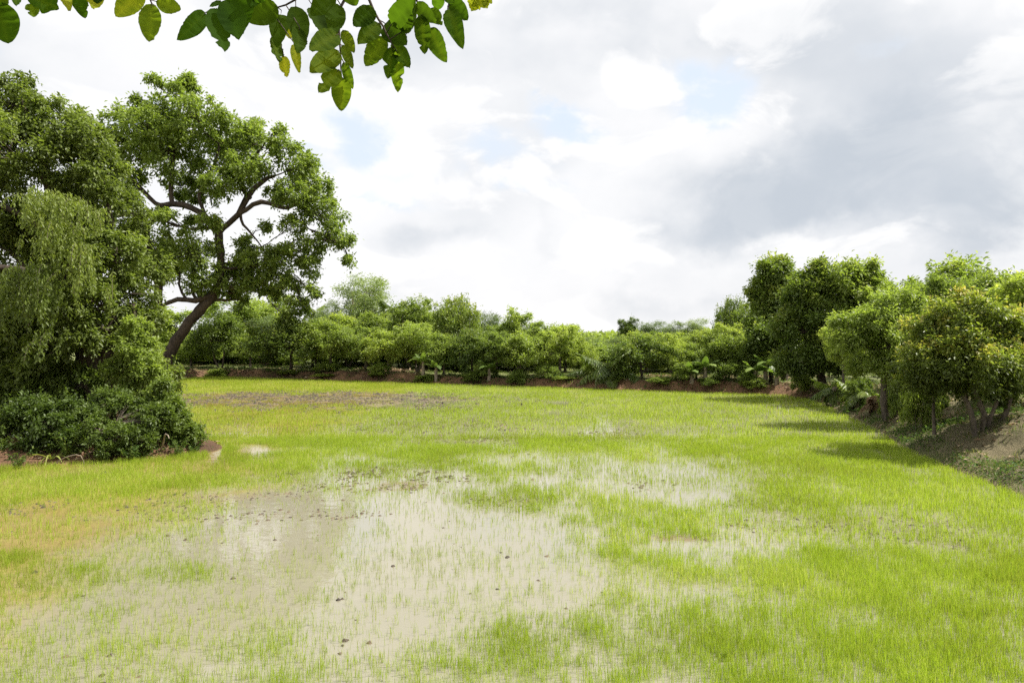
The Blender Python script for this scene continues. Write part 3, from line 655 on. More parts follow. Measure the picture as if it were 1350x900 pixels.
# a deeper row closes the gaps between trunks
for k, px in enumerate(range(205, 1010, 27)):
    plant_tree('shrub', px + rng.normal() * 8, 455 + rng.normal() * 6, 50 + 16 * rng.random(), YB(px) + 8 + 9 * rng.random(), 'undergrowth bush in the dim space behind the orchard trunks', 'bush', 'undergrowth bushes behind the orchard trunks', z=.5, wmul=1.35)
for (px, top, w, dy, lb) in [(500, 480, 26, 1.0, 'small rounded shrub on the far bank left of the banana plants'), (640, 478, 30, 1.2, 'grey green shrub on the dark bank between the banana plants'), (684, 488, 24, .8, 'low shrub spilling over the middle of the far bank'),
                             (722, 482, 30, 1.0, 'shrub trailing down the far bank below the spreading tree'), (905, 478, 40, 1.0, 'leafy shrub on the bank right of the round dark tree'), (960, 478, 44, 1.2, 'dark shrub in front of the banana plants by the field corner'),
                             (985, 488, 30, .9, 'low shrub hanging over the field corner'), (432, 478, 30, 1.3, 'small shrub at the top of the red bank below the wide green tree')]:
    plant_tree('shrub', px, top, w, YB(px) + dy, lb, 'shrub', 'shrubs along the far bank')
for k, px in enumerate(np.linspace(235, 1000, 13)):
    plant_tree('shrub', px + rng.normal() * 9, 488 + rng.normal() * 3 + (px - 225) * .012, 20 + 12 * rng.random(), YB(px) + .45 + .5 * rng.random(), 'small weed clump clinging to the top edge of the far bank', 'shrub', 'weed clumps along the edge of the far bank', name='weed_clump')
palm(414, 86, 396, 'small far palm in the skyline left of the tall bamboo', L=2.4, nf=12, z=.5)
palm(515, 62, 385, 'palm top right of the tall bamboo', L=2.6, nf=12, z=.5)
palm(550, 60, 391, 'dark palm head above the light green tree', L=2.2, nf=12, z=.5)
palm(577, 58, 401, 'palm head left of the tall round headed tree', L=2.0, nf=11, z=.5)
palm(802, YB(802) + 1.5, 446, 'young coconut palm with yellow green fronds left of the round dark tree', L=2.7, nf=17, trunk_h=.9)
palm(782, YB(782) + 1.8, 466, 'low young palm beside the small tree with thin legs', L=1.8, nf=11, trunk_h=.6)
for (px, top, dy, lb) in [(558, 462, 1.4, 'left banana plant on the far bank'), (575, 470, 1.2, 'pale young banana plant on the far bank with drooping leaves'), (645, 470, 1.5, 'middle banana plant by the dark bank'),
                          (930, 466, 1.6, 'banana plant below the light green tree near the corner'), (912, 474, 1.2, 'banana plant left of the corner group'), (996, 470, 1.6, 'left plant of the banana group in the field corner'),
                          (1010, 462, 2.0, 'tall middle plant of the banana group in the field corner'), (1024, 474, 1.4, 'right plant of the banana group in the field corner')]:
    banana(px, YB(px) + dy * .55, top - 4, lb, group='banana plants along the far bank')

# ---- distant scrub that closes the horizon
fa = Acc(); n = 60000; Yf = 98 + 34 * rng.random(n); Xf = (rng.random(n) * 2 - 1) * 1.0 * Yf
hh = .55 + 3.9 * (.30 + .75 * fbm(Xf, Yf * .4, .16, 3, 301)) * rng.random(n) ** .6
d = rng.normal(size=(n, 3)); nn = rng.normal(size=(n, 3)) * .6 + [0, 0, 1]; Lf = .45 + .4 * rng.random(n)
add_leaves(fa, np.stack([Xf, Yf, hh], 1), d, nn, Lf, Lf * .34, np.clip(.3 + .5 * fbm(Xf, Yf, .2, 2, 311) + rng.normal(size=n) * .1, 0, 1))
tag(obj('distant_scrub', fa.mesh('distant_scrub', M['leaf_mid'])), 'distant green scrub closing the horizon behind the orchard', 'scrub', None, 'stuff')

# ---- right bank
def shaped_tree(name, label, Y, blobs_px, stems_px, mat, bark, n, size, depth=1.0, group=None, cat='tree', **kw):
    """blobs (px, py, radius px, metres nearer/farther); stems: polylines of (px, py, width px, metres off)"""
    s = F / Y; foot = stems_px[0][0]; X0 = (foot[0] - 675) / F * Y; z0 = gz(X0, Y)
    r = empty(name, (X0, Y, z0), label, cat, group); org = np.array([X0, Y, z0])
    def loc(px, py, dy=0): return P(px, py, Y) + [0, dy, 0] - org
    bl = [tuple(loc(b_[0], b_[1], b_[3])) + (b_[2] / s, b_[2] / s * depth, b_[2] / s * (b_[4] if len(b_) > 4 else .8)) for b_ in blobs_px]
    a = Acc(); cents = crown_leaves(a, bl, n, size, **kw)
    tb = Acc(); allp, allr = [], []
    for st in stems_px:
        pts = np.array([loc(q[0], q[1], q[3] if len(q) > 3 else 0) for q in st]); rad = np.array([q[2] / 2 / s for q in st])
        if st[0][1] > 470 or len(st[0]) > 4: pts[0, 2] = min(pts[0, 2], 0) - .1
        pp, pr = curve(pts, rad, .3 if Y < 30 else .5, .012 * Y / 20); tube(tb, pp, pr, 9, wob=.08); allp.append(pp); allr.append(pr)
    ap, ar = np.concatenate(allp), np.concatenate(allr)
    for c, lc in cents:
        dd = np.linalg.norm(ap - c, axis=1) + np.where(ap[:, 2] > c[2] + .2, 1.5, 0); i = int(np.argmin(dd)); q = ap[i]; L = np.linalg.norm(c - q); r0 = min(max(ar[i] * .55, .018 * Y / 18), .10 * Y / 20)
        if L > .05:
            pp, pr = curve([q, (q + c) / 2 + rng.normal(size=3) * L * .12, c], [r0, r0 * .7, r0 * .45], .3, L * .012); tube(tb, pp, pr, 6)
        else: pp = np.array([q, c])
        for l in lc:
            if rng.random() < .7: tube(tb, [pp[rng.integers(len(pp) // 2, len(pp))], (pp[-1] + l) / 2 + rng.normal(size=3) * .06, l], [r0 * .36, r0 * .22, r0 * .07], 4)
    obj('crown' if cat == 'tree' else 'foliage', a.mesh(name + '_crown', mat), r); obj('trunk' if cat == 'tree' else 'stem', tb.mesh(name + '_trunk', bark, True), r)
    return r
GR = 'trees along the right bank'
shaped_tree('yellow_topped_tree', 'bushy tree with yellow and orange young leaves on top, standing on the right bank', 17,
    [(1275, 425, 42, 0), (1235, 440, 36, .3), (1312, 435, 38, .2), (1275, 400, 18, .2), (1218, 480, 34, 0), (1262, 480, 45, -.5), (1310, 485, 42, -.2), (1230, 508, 22, .1), (1280, 505, 24, .3), (1328, 512, 24, 0), (1345, 470, 40, .5), (1275, 450, 48, .9), (1200, 505, 18, .1), (1338, 560, 12, 0), (1345, 430, 26, .3), (1240, 495, 30, .9), (1290, 495, 32, .9), (1265, 460, 50, 0), (1330, 500, 34, .5)],
    [[(1288, 582, 8), (1282, 552, 7), (1272, 525, 6), (1262, 480, 4)], [(1300, 582, 7, .2), (1297, 545, 7), (1286, 520, 6), (1275, 450, 4)], [(1303, 580, 6, .3), (1308, 545, 5), (1318, 510, 4), (1320, 450, 3)], [(1318, 578, 8, .4), (1326, 545, 6), (1335, 510, 4)], [(1258, 565, 5, .8), (1257, 535, 4, .8), (1256, 505, 3, .6)]],
    M['leaf_yellow'], M['bark'], 50000, .09, 1.0, GR, tint_up=1.1, seed_bias=.03, lumps=22, lump_r=.26)
shaped_tree('edge_tree', 'tall light tree at the right edge behind the yellow topped tree', 19.5,
    [(1345, 385, 26, 0), (1362, 420, 45, .2), (1330, 420, 26, .8), (1372, 480, 50, 0), (1340, 500, 30, 1.0), (1400, 400, 50, 0)],
    [[(1372, 575, 12), (1368, 520, 9), (1370, 460, 7), (1365, 400, 4)]], M['leaf_light'], M['bark'], 22000, .12, 1.0, GR, lumps=16, lump_r=.28)
shaped_tree('light_green_tree', 'light green tree with soft layered sprays left of the yellow topped tree', 22.5,
    [(1185, 400, 30, 0, .5), (1150, 425, 36, 0, .5), (1200, 430, 38, .3, .5), (1125, 450, 28, 0, .5), (1170, 455, 40, -.4, .5), (1215, 465, 26, .2, .6), (1145, 482, 28, 0, .5), (1190, 490, 28, 0, .5), (1110, 425, 16, .2, .5)],
    [[(1168, 552, 9), (1165, 515, 8), (1170, 470, 6), (1175, 420, 4)], [(1185, 552, 6, .2), (1195, 500, 5), (1205, 440, 3)]], M['leaf_light'], M['bark'], 40000, .10, 1.0, GR, narrow=.22, lump_r=.30, lumps=22)
shaped_tree('light_green_tree', 'light green tree rising behind and above the yellow topped tree', 27,
    [(1225, 385, 32, 0, .5), (1262, 388, 34, .4, .5), (1300, 384, 34, 0, .5), (1330, 395, 30, 0, .5), (1240, 410, 36, -.4, .6), (1200, 398, 22, 0, .6), (1290, 412, 40, 0, .6), (1250, 460, 50, 0, .7), (1320, 450, 50, 0, .7)],
    [[(1262, 530, 11), (1258, 480, 9), (1250, 420, 6)], [(1262, 530, 9), (1285, 470, 7), (1300, 410, 4)]], M['leaf_light'], M['bark'], 32000, .13, 1.0, GR, narrow=.22, lumps=20, lump_r=.28)
shaped_tree('tall_tree', 'tall tree with lit rounded top, right one of the tallest group', 31,
    [(1138, 362, 22, 0), (1112, 375, 28, 0), (1152, 385, 26, .3), (1128, 405, 32, -.4), (1165, 400, 20, .4), (1105, 425, 26, 0), (1150, 430, 30, .5), (1120, 450, 26, .5), (1150, 470, 26, .8), (1188, 385, 22, 2.0), (1172, 372, 14, 2)],
    [[(1130, 528, 9), (1128, 480, 8), (1128, 420, 7), (1135, 370, 4)]], M['leaf_mid'], M['bark_dark'], 24000, .16, 1.0, GR, tint_up=.8, seed_bias=.08, lumps=16, lump_r=.28)
shaped_tree('tall_tree', 'tall dark tree with a heavy curved trunk near the water, middle of the tallest group', 32,
    [(1082, 365, 24, 0), (1060, 385, 28, 0), (1100, 385, 24, .4), (1075, 412, 34, -.5), (1050, 435, 28, 0), (1095, 440, 30, 0), (1062, 470, 28, -.3), (1095, 480, 20, 0), (1040, 480, 18, 0)],
    [[(1098, 528, 13), (1085, 505, 11), (1078, 470, 9), (1078, 420, 7), (1082, 370, 4)]], M['leaf_dark'], M['bark_dark'], 30000, .16, 1.0, GR, tint_up=.8, seed_bias=.18, lumps=16, lump_r=.28)
shaped_tree('tall_tree', 'tall dark tree with two stacked domes, left and highest of the tallest group', 38,
    [(1022, 362, 24, 0), (1008, 385, 20, 0), (1036, 382, 24, .3), (1025, 405, 30, -.3), (1002, 408, 16, 0), (1040, 425, 22, 0)],
    [[(1034, 510, 9), (1032, 470, 8), (1028, 420, 6), (1022, 370, 4)]], M['leaf_dark'], M['bark_dark'], 22000, .17, 1.0, GR, tint_up=.9, seed_bias=.14, lumps=16, lump_r=.28)
shaped_tree('dark_bushy_tree', 'very dark domed tree in front of the tallest group', 36.5,
    [(1016, 438, 26, 0), (1004, 452, 18, 0), (1028, 455, 22, 0), (1018, 475, 20, 0)],
    [[(1018, 516, 7), (1016, 480, 6), (1016, 440, 4)]], M['leaf_dark'], M['bark_dark'], 9000, .17, 1.0, GR, tint_up=.9)
# fill behind the right bank so that the row has depth
for (k, px, top, w, Y, lb) in [('leafy', 1075, 425, 60, 41, 'shaded tree behind the tallest group'), ('layer', 1155, 400, 60, 38, 'pale tree seen between the tallest group and the light green trees'), ('mango', 1200, 440, 60, 34, 'shaded tree deep behind the soft layered tree'),
                               ('leafy', 1240, 396, 70, 40, 'far tree topping the row behind the soft layered tree'), ('layer', 1330, 392, 80, 33, 'broad far tree behind the yellow topped tree'), ('mango', 1375, 420, 80, 28, 'bushy tree at the far right edge behind the lawn'),
                               ('layer', 1112, 430, 56, 28.5, 'light spreading tree half hidden between the tallest group and the layered tree'), ('mango', 1222, 430, 54, 24, 'green tree squeezed between the layered tree and the yellow topped tree'), ('leafy', 1195, 380, 60, 34, 'tree top rising between the tallest group and the light tree behind')]:
    plant_tree(k, px, top, w, Y, lb, 'tree', GR, z=.95, wmul=1.15)
for (px, top, w, Y, lb) in [(1212, 498, 36, 19.5, 'leafy bush under the left side of the yellow topped tree'), (1190, 505, 30, 21.5, 'bush between the layered tree stems and the yellow topped tree'), (1135, 500, 26, 26, 'low bush at the water side of the young palms'),
                            (1058, 492, 26, 33, 'dim bush under the tall dark tree'), (1238, 520, 22, 21, 'sunlit bush behind the thin trunks on the right bank'), (1290, 515, 40, 27, 'far bush across the lawn on the right'), (1340, 505, 44, 26, 'bush at the right edge across the lawn'),
                            (1172, 515, 22, 23, 'fern like bush on the reddish slope'), (1112, 500, 22, 30, 'small bush beside the curved trunk')]:
    plant_tree('shrub', px, top, w, Y, lb, 'bush', 'bushes along the right bank', wmul=1.1)
palm(1100, 28.5, 462, 'young palm with pale fronds in front of the tall dark trees', L=1.15, nf=11, trunk_h=.8)
palm(1132, 26, 476, 'young palm with pale fronds nearest the layered tree', L=1.1, nf=10, trunk_h=.7)
palm(1160, 24, 492, 'small palm with brown dried fronds on the right bank slope', L=.9, nf=8, trunk_h=.6, mat=M['leaf_dry'])

# ---- the leaning tree on the far left bund
shaped_tree('leaning_tree', 'huge old tree with a thick leaning trunk and open twisting limbs', 47.3,
    [(165, 168, 30, 0), (208, 152, 26, 0), (242, 126, 20, 0), (203, 110, 10, 0), (245, 106, 10, 0), (182, 140, 12, 0), (270, 160, 32, -1), (312, 168, 28, 1), (333, 190, 24, 0), (182, 205, 34, 1), (232, 205, 36, -1), (285, 215, 38, 1), (250, 170, 30, 1.5), (210, 180, 30, -1.5),
     (332, 228, 28, -1), (375, 196, 18, 0), (368, 172, 8, 0), (388, 222, 28, 0), (412, 248, 24, 0), (425, 282, 26, 0), (436, 312, 20, 0), (456, 318, 11, 0), (462, 345, 8, 0), (365, 255, 18, 1), (395, 262, 22, -1),
     (398, 330, 22, 0), (372, 345, 24, 0), (408, 352, 16, 0), (338, 350, 22, 0), (300, 345, 26, 1.5), (262, 335, 30, -1), (230, 345, 30, 1), (205, 330, 26, 0), (380, 378, 16, 0), (395, 400, 14, 0), (378, 420, 9, 0), (330, 378, 16, 0), (300, 370, 22, 0), (350, 372, 16, 0),
     (160, 250, 30, 0), (150, 310, 32, 0), (240, 300, 16, -2), (190, 360, 26, 0), (290, 300, 13, -2), (265, 375, 18, 0), (220, 235, 22, 2), (256, 250, 20, 1.5), (305, 248, 22, -1.5), (248, 292, 12, 1), (214, 288, 11, -1), (320, 322, 14, 1), (346, 302, 8, 0), (392, 300, 14, -1), (352, 385, 12, 1), (412, 385, 10, -.5), (310, 392, 14, 1)],
    [[(213, 487, 26, 0, 1), (222, 470, 15), (238, 440, 13), (262, 410, 13), (284, 385, 12), (291, 345, 10), (288, 308, 10)],
     [(288, 308, 9), (300, 295, 8), (318, 284, 7, -.5), (330, 262, 8, -.5), (345, 240, 6), (362, 232, 4)], [(318, 284, 6, -.5), (350, 270, 6, -.8), (382, 276, 5, -.5), (400, 262, 3)], [(330, 262, 6), (318, 240, 5), (330, 215, 4), (345, 195, 3)], [(322, 280, 4, -.5), (322, 292, 4, -.5), (326, 302, 3), (340, 318, 2), (350, 335, 2)],
     [(288, 308, 8), (270, 284, 8, -.3), (245, 271, 8, -.5), (222, 272, 7, -.5), (205, 268, 6), (182, 245, 5), (160, 215, 4)], [(232, 272, 6, -.5), (226, 245, 6), (228, 210, 5), (232, 170, 4), (240, 125, 2)], [(270, 284, 5), (262, 255, 4), (280, 225, 4), (290, 190, 3)],
     [(190, 490, 20, 0, 1), (192, 455, 14), (205, 415, 12), (208, 375, 11), (198, 335, 10), (192, 305, 11), (190, 285, 7), (172, 282, 8), (150, 283, 8)], [(192, 300, 7), (208, 282, 6), (222, 272, 5)], [(192, 305, 5), (170, 330, 5), (150, 335, 4)],
     [(284, 388, 8), (262, 396, 7, -.4), (240, 395, 6, -.6), (215, 402, 4)], [(250, 395, 4, -.5), (236, 375, 3), (238, 350, 2)], [(262, 395, 4, -.4), (252, 375, 3), (262, 350, 2)]],
    M['leaf_mid'], M['bark_dark'], 54000, .23, 1.15, None, seed_bias=.02, tint_up=.5, lumps=20, lump_r=.25, droop=.35, shoots=3)

# ---- near left tree on the mound, with its creeper and bushes
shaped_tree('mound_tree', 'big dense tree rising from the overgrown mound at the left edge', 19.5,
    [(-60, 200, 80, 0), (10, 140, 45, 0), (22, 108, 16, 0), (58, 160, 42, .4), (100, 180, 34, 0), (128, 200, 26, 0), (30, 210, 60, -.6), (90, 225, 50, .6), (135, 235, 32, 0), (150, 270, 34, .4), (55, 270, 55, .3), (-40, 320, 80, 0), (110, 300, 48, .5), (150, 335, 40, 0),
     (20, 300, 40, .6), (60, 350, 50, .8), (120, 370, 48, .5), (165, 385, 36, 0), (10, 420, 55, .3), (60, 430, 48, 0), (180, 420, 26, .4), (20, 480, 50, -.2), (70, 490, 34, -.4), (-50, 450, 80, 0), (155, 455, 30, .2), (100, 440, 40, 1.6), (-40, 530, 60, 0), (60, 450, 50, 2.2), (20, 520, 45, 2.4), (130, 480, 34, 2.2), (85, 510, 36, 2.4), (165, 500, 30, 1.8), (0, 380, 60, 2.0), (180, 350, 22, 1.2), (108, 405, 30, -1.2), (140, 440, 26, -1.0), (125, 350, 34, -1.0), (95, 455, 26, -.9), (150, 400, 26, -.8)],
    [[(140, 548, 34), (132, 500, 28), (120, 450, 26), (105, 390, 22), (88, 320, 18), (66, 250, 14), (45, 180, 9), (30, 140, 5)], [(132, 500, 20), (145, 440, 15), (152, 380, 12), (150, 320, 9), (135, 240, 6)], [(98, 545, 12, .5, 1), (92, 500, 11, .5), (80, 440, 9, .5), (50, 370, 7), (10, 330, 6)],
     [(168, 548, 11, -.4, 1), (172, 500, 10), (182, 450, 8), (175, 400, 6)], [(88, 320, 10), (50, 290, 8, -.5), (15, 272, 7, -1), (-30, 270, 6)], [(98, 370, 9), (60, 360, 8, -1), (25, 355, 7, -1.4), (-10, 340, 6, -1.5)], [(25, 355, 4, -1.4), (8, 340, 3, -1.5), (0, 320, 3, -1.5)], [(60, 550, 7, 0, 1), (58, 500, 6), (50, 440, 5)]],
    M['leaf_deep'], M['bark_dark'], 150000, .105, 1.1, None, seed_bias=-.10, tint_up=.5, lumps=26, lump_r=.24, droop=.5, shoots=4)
def creeper(label, Y, cols_px, mat, seed_t=.5, name='hanging_creeper'):
    """curtains of trailing shoots: (px, top py, half width px, length px, n)"""
    px0, py0 = cols_px[0][:2]; org = P(px0, py0, Y); r = empty(name, tuple(org), label, 'creeper')
    a = Acc(); tb = Acc()
    for (px, py, hw, ln, n) in cols_px:
        n = int(n * .62); bun = rng.normal(size=max(4, n // 6)) * .55
        for _ in range(n):
            q = float(rng.choice(bun)) + rng.normal() * .07; u = P(px + q * hw, py + 14 * q * q + 10 * rng.random(), Y) + [0, rng.normal() * .35 - .25 * math.cos(q), 0] - org
            L = ln * (.35 + .65 * rng.random()) * (1 - .35 * min(1, abs(q))) * Y / F; k = max(4, int(L / .05)); t = np.linspace(0, 1, k)
            out = rng.normal() * .16 + q * .12
            pts = np.stack([u[0] + out * np.sin(t * 1.5), u[1] - (.22 + .12 * rng.random()) * np.sin(t * 1.6), u[2] + .10 * np.sin(t * 3) * .6 - L * t], 1)
            if rng.random() < .25: tube(tb, pts[::2] if k > 5 else pts, np.full(len(pts[::2] if k > 5 else pts), .005), 3, .4)
            pp = np.repeat(pts, 4, 0) + rng.normal(size=(k * 4, 3)) * .035; m = len(pp)
            d = rng.normal(size=(m, 3)) * .5; d[:, 2] = -.9; nn = rng.normal(size=(m, 3)) * .5 + [0, -.6, .7]
            Ls = .10 * (.7 + .6 * rng.random(m)); add_leaves(a, pp, d, nn, Ls, Ls * .17, np.clip(seed_t + .25 * (1 - np.repeat(t, 4)) + rng.normal(size=m) * .14, 0, 1))
    obj('foliage', a.mesh('creeper_foliage', mat), r); obj('stem', tb.mesh('creeper_stems', M['bark']), r); return r
creeper('light green creeper hanging like a curtain from the upper part of the mound tree', 17.6, [(72, 252, 30, 55, 60), (108, 256, 22, 50, 45), (95, 290, 34, 60, 50), (120, 320, 18, 70, 22), (60, 300, 20, 50, 22), (100, 350, 16, 60, 14)], M['leaf_creeper'], .36)
creeper('trailing creeper hanging lower and farther left on the mound tree', 17.3, [(55, 345, 22, 60, 55), (66, 385, 18, 50, 34), (45, 375, 20, 50, 22), (12, 380, 22, 70, 24), (75, 430, 14, 50, 12)], M['leaf_creeper'], .05)
GM = 'bushes on the left mound'
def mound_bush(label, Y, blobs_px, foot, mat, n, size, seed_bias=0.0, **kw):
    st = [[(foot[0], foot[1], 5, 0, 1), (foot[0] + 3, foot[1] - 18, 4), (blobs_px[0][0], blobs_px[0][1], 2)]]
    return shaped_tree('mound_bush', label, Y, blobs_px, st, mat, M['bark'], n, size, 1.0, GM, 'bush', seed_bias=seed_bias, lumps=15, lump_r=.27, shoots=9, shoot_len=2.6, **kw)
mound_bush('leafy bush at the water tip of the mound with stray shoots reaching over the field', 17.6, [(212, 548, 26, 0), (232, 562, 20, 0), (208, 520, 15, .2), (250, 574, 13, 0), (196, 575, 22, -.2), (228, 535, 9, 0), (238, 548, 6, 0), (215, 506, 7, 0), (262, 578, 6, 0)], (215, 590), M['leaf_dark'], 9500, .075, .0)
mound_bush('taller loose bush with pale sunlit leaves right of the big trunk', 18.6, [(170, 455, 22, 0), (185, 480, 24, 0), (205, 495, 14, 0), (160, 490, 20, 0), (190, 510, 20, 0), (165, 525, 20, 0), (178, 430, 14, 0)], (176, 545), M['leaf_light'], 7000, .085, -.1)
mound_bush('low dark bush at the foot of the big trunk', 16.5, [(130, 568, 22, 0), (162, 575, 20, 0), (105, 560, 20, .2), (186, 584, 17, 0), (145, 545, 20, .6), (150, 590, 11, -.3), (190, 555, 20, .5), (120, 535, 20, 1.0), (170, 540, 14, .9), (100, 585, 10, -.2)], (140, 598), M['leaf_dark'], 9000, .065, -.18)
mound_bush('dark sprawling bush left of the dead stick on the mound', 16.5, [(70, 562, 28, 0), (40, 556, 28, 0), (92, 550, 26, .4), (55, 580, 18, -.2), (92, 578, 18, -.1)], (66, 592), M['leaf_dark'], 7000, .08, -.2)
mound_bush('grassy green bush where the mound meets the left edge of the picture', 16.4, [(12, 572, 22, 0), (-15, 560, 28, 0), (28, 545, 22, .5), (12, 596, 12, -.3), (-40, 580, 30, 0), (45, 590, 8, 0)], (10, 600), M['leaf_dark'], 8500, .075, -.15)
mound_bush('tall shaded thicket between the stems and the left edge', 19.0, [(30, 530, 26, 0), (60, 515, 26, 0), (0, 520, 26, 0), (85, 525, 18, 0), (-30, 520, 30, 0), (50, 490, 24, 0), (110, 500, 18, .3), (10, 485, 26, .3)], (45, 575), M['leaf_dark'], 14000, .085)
# strap leaved plant and sticks on the near face of the mound
Yp = 16.0; Xp = (68 - 675) / F * Yp; rp = empty('strap_leaf_plant', (Xp, Yp, gz(Xp, Yp)), 'arching strap leaved plant with one pale bent blade on the red soil of the mound', 'plant')
ap_ = Acc()
for k in range(11):
    a = k * 2.4; L = .45 + .5 * rng.random(); t = np.linspace(0, 1, 9); hw = .018 * np.sin(np.clip(t + .12, 0, 1) * 2.9) + .003; ra = L * (.9 * t); zz = L * (.75 * t - .75 * t ** 2.2)
    m = np.stack([ra * math.cos(a), ra * math.sin(a), zz], 1); s = np.array([-math.sin(a), math.cos(a), .3]); v = np.concatenate([m - s * hw[:, None], m + s * hw[:, None]]); i = np.arange(8)
    ap_.add(v, quads=np.stack([i, i + 1, i + 10, i + 9], 1), tint=np.full(18, .5 + .5 * rng.random()))
obj('foliage', ap_.mesh('strap_leaves', M['leaf_palm'], True), rp)
for (px, py, Y_, hgt, lb) in [(88, 588, 16.1, .75, 'tall thin weed stalk beside the strap leaved plant'), (172, 596, 16.2, .6, 'wispy weed at the waterline below the low dark bush'), (24, 604, 15.4, .55, 'tuft of wild grass at the waterline by the left edge'), (236, 588, 16.9, .6, 'straggling weed near the tip of the mound'), (255, 590, 17.2, .35, 'tiny weed on the bare tip of the mound')]:
    X_ = (px - 675) / F * Y_; r_ = empty('wild_weed', (X_, Y_, gz(X_, Y_)), lb, 'weed', 'weeds growing on the mound'); wa = Acc(); wb = Acc()
    for k in range(9):
        a = rng.random() * 6.28; ln = hgt * (.5 + .6 * rng.random()); t = np.linspace(0, 1, 7); pts = np.stack([np.cos(a) * ln * .45 * t ** 1.5, np.sin(a) * ln * .45 * t ** 1.5, ln * (t - .18 * t ** 2)], 1); tube(wb, pts, .006 * (1.2 - t), 4)
        c_ = np.repeat(pts[1:], 4, 0); m_ = len(c_); d_ = rng.normal(size=(m_, 3)); L_ = .075 * (.6 + .8 * rng.random(m_)); add_leaves(wa, c_, d_, rng.normal(size=(m_, 3)) * .5 + [0, 0, 1], L_, L_ * .2, rng.random(m_) * .8)
    obj('foliage', wa.mesh('weed_foliage', M['weed']), r_); obj('stem', wb.mesh('weed_stem', M['leaf_deep']), r_)
def stick(label, pts, r0, name='dead_branch', mat=None):
    a = Acc(); org = np.array(pts[0]); pp, pr = curve(np.array(pts) - org, np.linspace(r0, r0 * .4, len(pts)), .12, .006); tube(a, pp, pr, 6); o_ = obj(name, a.mesh(name, mat or M['bark_pale'], True)); o_.location = org; tag(o_, label, 'branch')
def onG(px, py, Y, up=0): X = (px - 675) / F * Y; return np.array([X, Y, gz(X, Y) + up])
stick('thin dead stick leaning out of the low dark bush on the mound', [onG(115, 580, 16.4, .02), onG(132, 570, 16.5, .25), P(152, 557, 16.7)], .012)
stick('pale bent branch lying over the red soil near the strap leaved plant', [onG(66, 600, 15.7, .02), P(85, 603, 15.6), P(106, 600, 15.6), onG(112, 603, 15.7, .02)], .016)
stick('short grey branch stub at the tip of the mound', [onG(212, 570, 17.0, .02), P(219, 572, 16.7), P(223, 578, 16.6)], .028)

# ------------------------------------------------------------------ the tree over the camera
rt = empty('overhanging_tree', (-3.6, -1.2, gz(-3.6, -1.2)), 'tree above the viewer whose leafy twigs hang across the top left', 'tree')
ORG = np.array(rt.location)
tb = Acc(); pp, pr = curve([(0, 0, -.2), (.1, .1, 1.6), (.5, .6, 3.0), (1.1, 1.6, 3.75)], [.26, .19, .13, .09], .2, .01); tube(tb, pp, pr, 12, wob=.04); obj('trunk', tb.mesh('overhang_trunk', M['bark'], True), rt)
YL = 2.15
def PL(px, py, dy=0): return P(px, py, YL + dy) - ORG
tb = Acc()
for pts, r0 in (([(1.1, 1.6, 3.75) - np.zeros(3), PL(-120, -110, -.3), PL(120, -75, 0), PL(330, -55, .1), PL(500, -45, .15), PL(640, -60, .2)], .05),):
    pp, pr = curve(pts, np.linspace(r0, .008, len(pts)), .08, .006); tube(tb, pp, pr, 8)
obj('branch', tb.mesh('overhang_branch', M['bark'], True), rt)
def big_leaf(acc, base, tip, hw, nrm, tint, bite=0.0):
    """broad leaf with a rounded outline, midrib fold, wavy edge and insect bites"""
    k = 23; t = np.linspace(0, 1, k); ax = tip - base; L = np.linalg.norm(ax); d = ax / L; s = unit(np.cross(d, nrm)); n = np.cross(s, d)
    w = hw * np.sin(math.pi * np.clip(t, 0, 1) ** .82) ** .62 * (1 - .12 * t); w[0] = hw * .04; w[-1] = 0
    cv = -.10 * L * (t - .5) ** 2 * 4 * rng.normal() * .5
    mid = base + d * (t * L)[:, None] + n * cv[:, None]
    vs = []
    for sg in (-1, 1):
        ww = w * (1 + .012 * rng.normal(size=k)); ww[0] = w[0]
        if rng.random() < bite * .7:
            c0 = rng.uniform(.45, .95); ww = ww * (1 - rng.uniform(.3, .7) * np.exp(-((t - c0) / rng.uniform(.04, .09)) ** 2)) * (1 + .07 * rng.normal(size=k) * (np.abs(t - c0) < .15))
        for fr in (.5, 1.0): vs.append(mid + s * (sg * ww * fr)[:, None] + n * (ww * fr * .22)[:, None] + n * (rng.normal(size=k) * .002)[:, None])
    v = np.concatenate([vs[1], vs[0], mid, vs[2], vs[3]]); i = np.arange(k - 1); q = []
    for r_ in range(4): q.append(np.stack([i + r_ * k, i + (r_ + 1) * k, i + (r_ + 1) * k + 1, i + r_ * k + 1], 1))
    ti = np.clip(tint + .03 * rng.normal(size=len(v)), 0, 1); ti[2 * k:3 * k] = np.clip(tint + .08, 0, 1)
    acc.add(v, quads=np.concatenate(q), tint=ti)
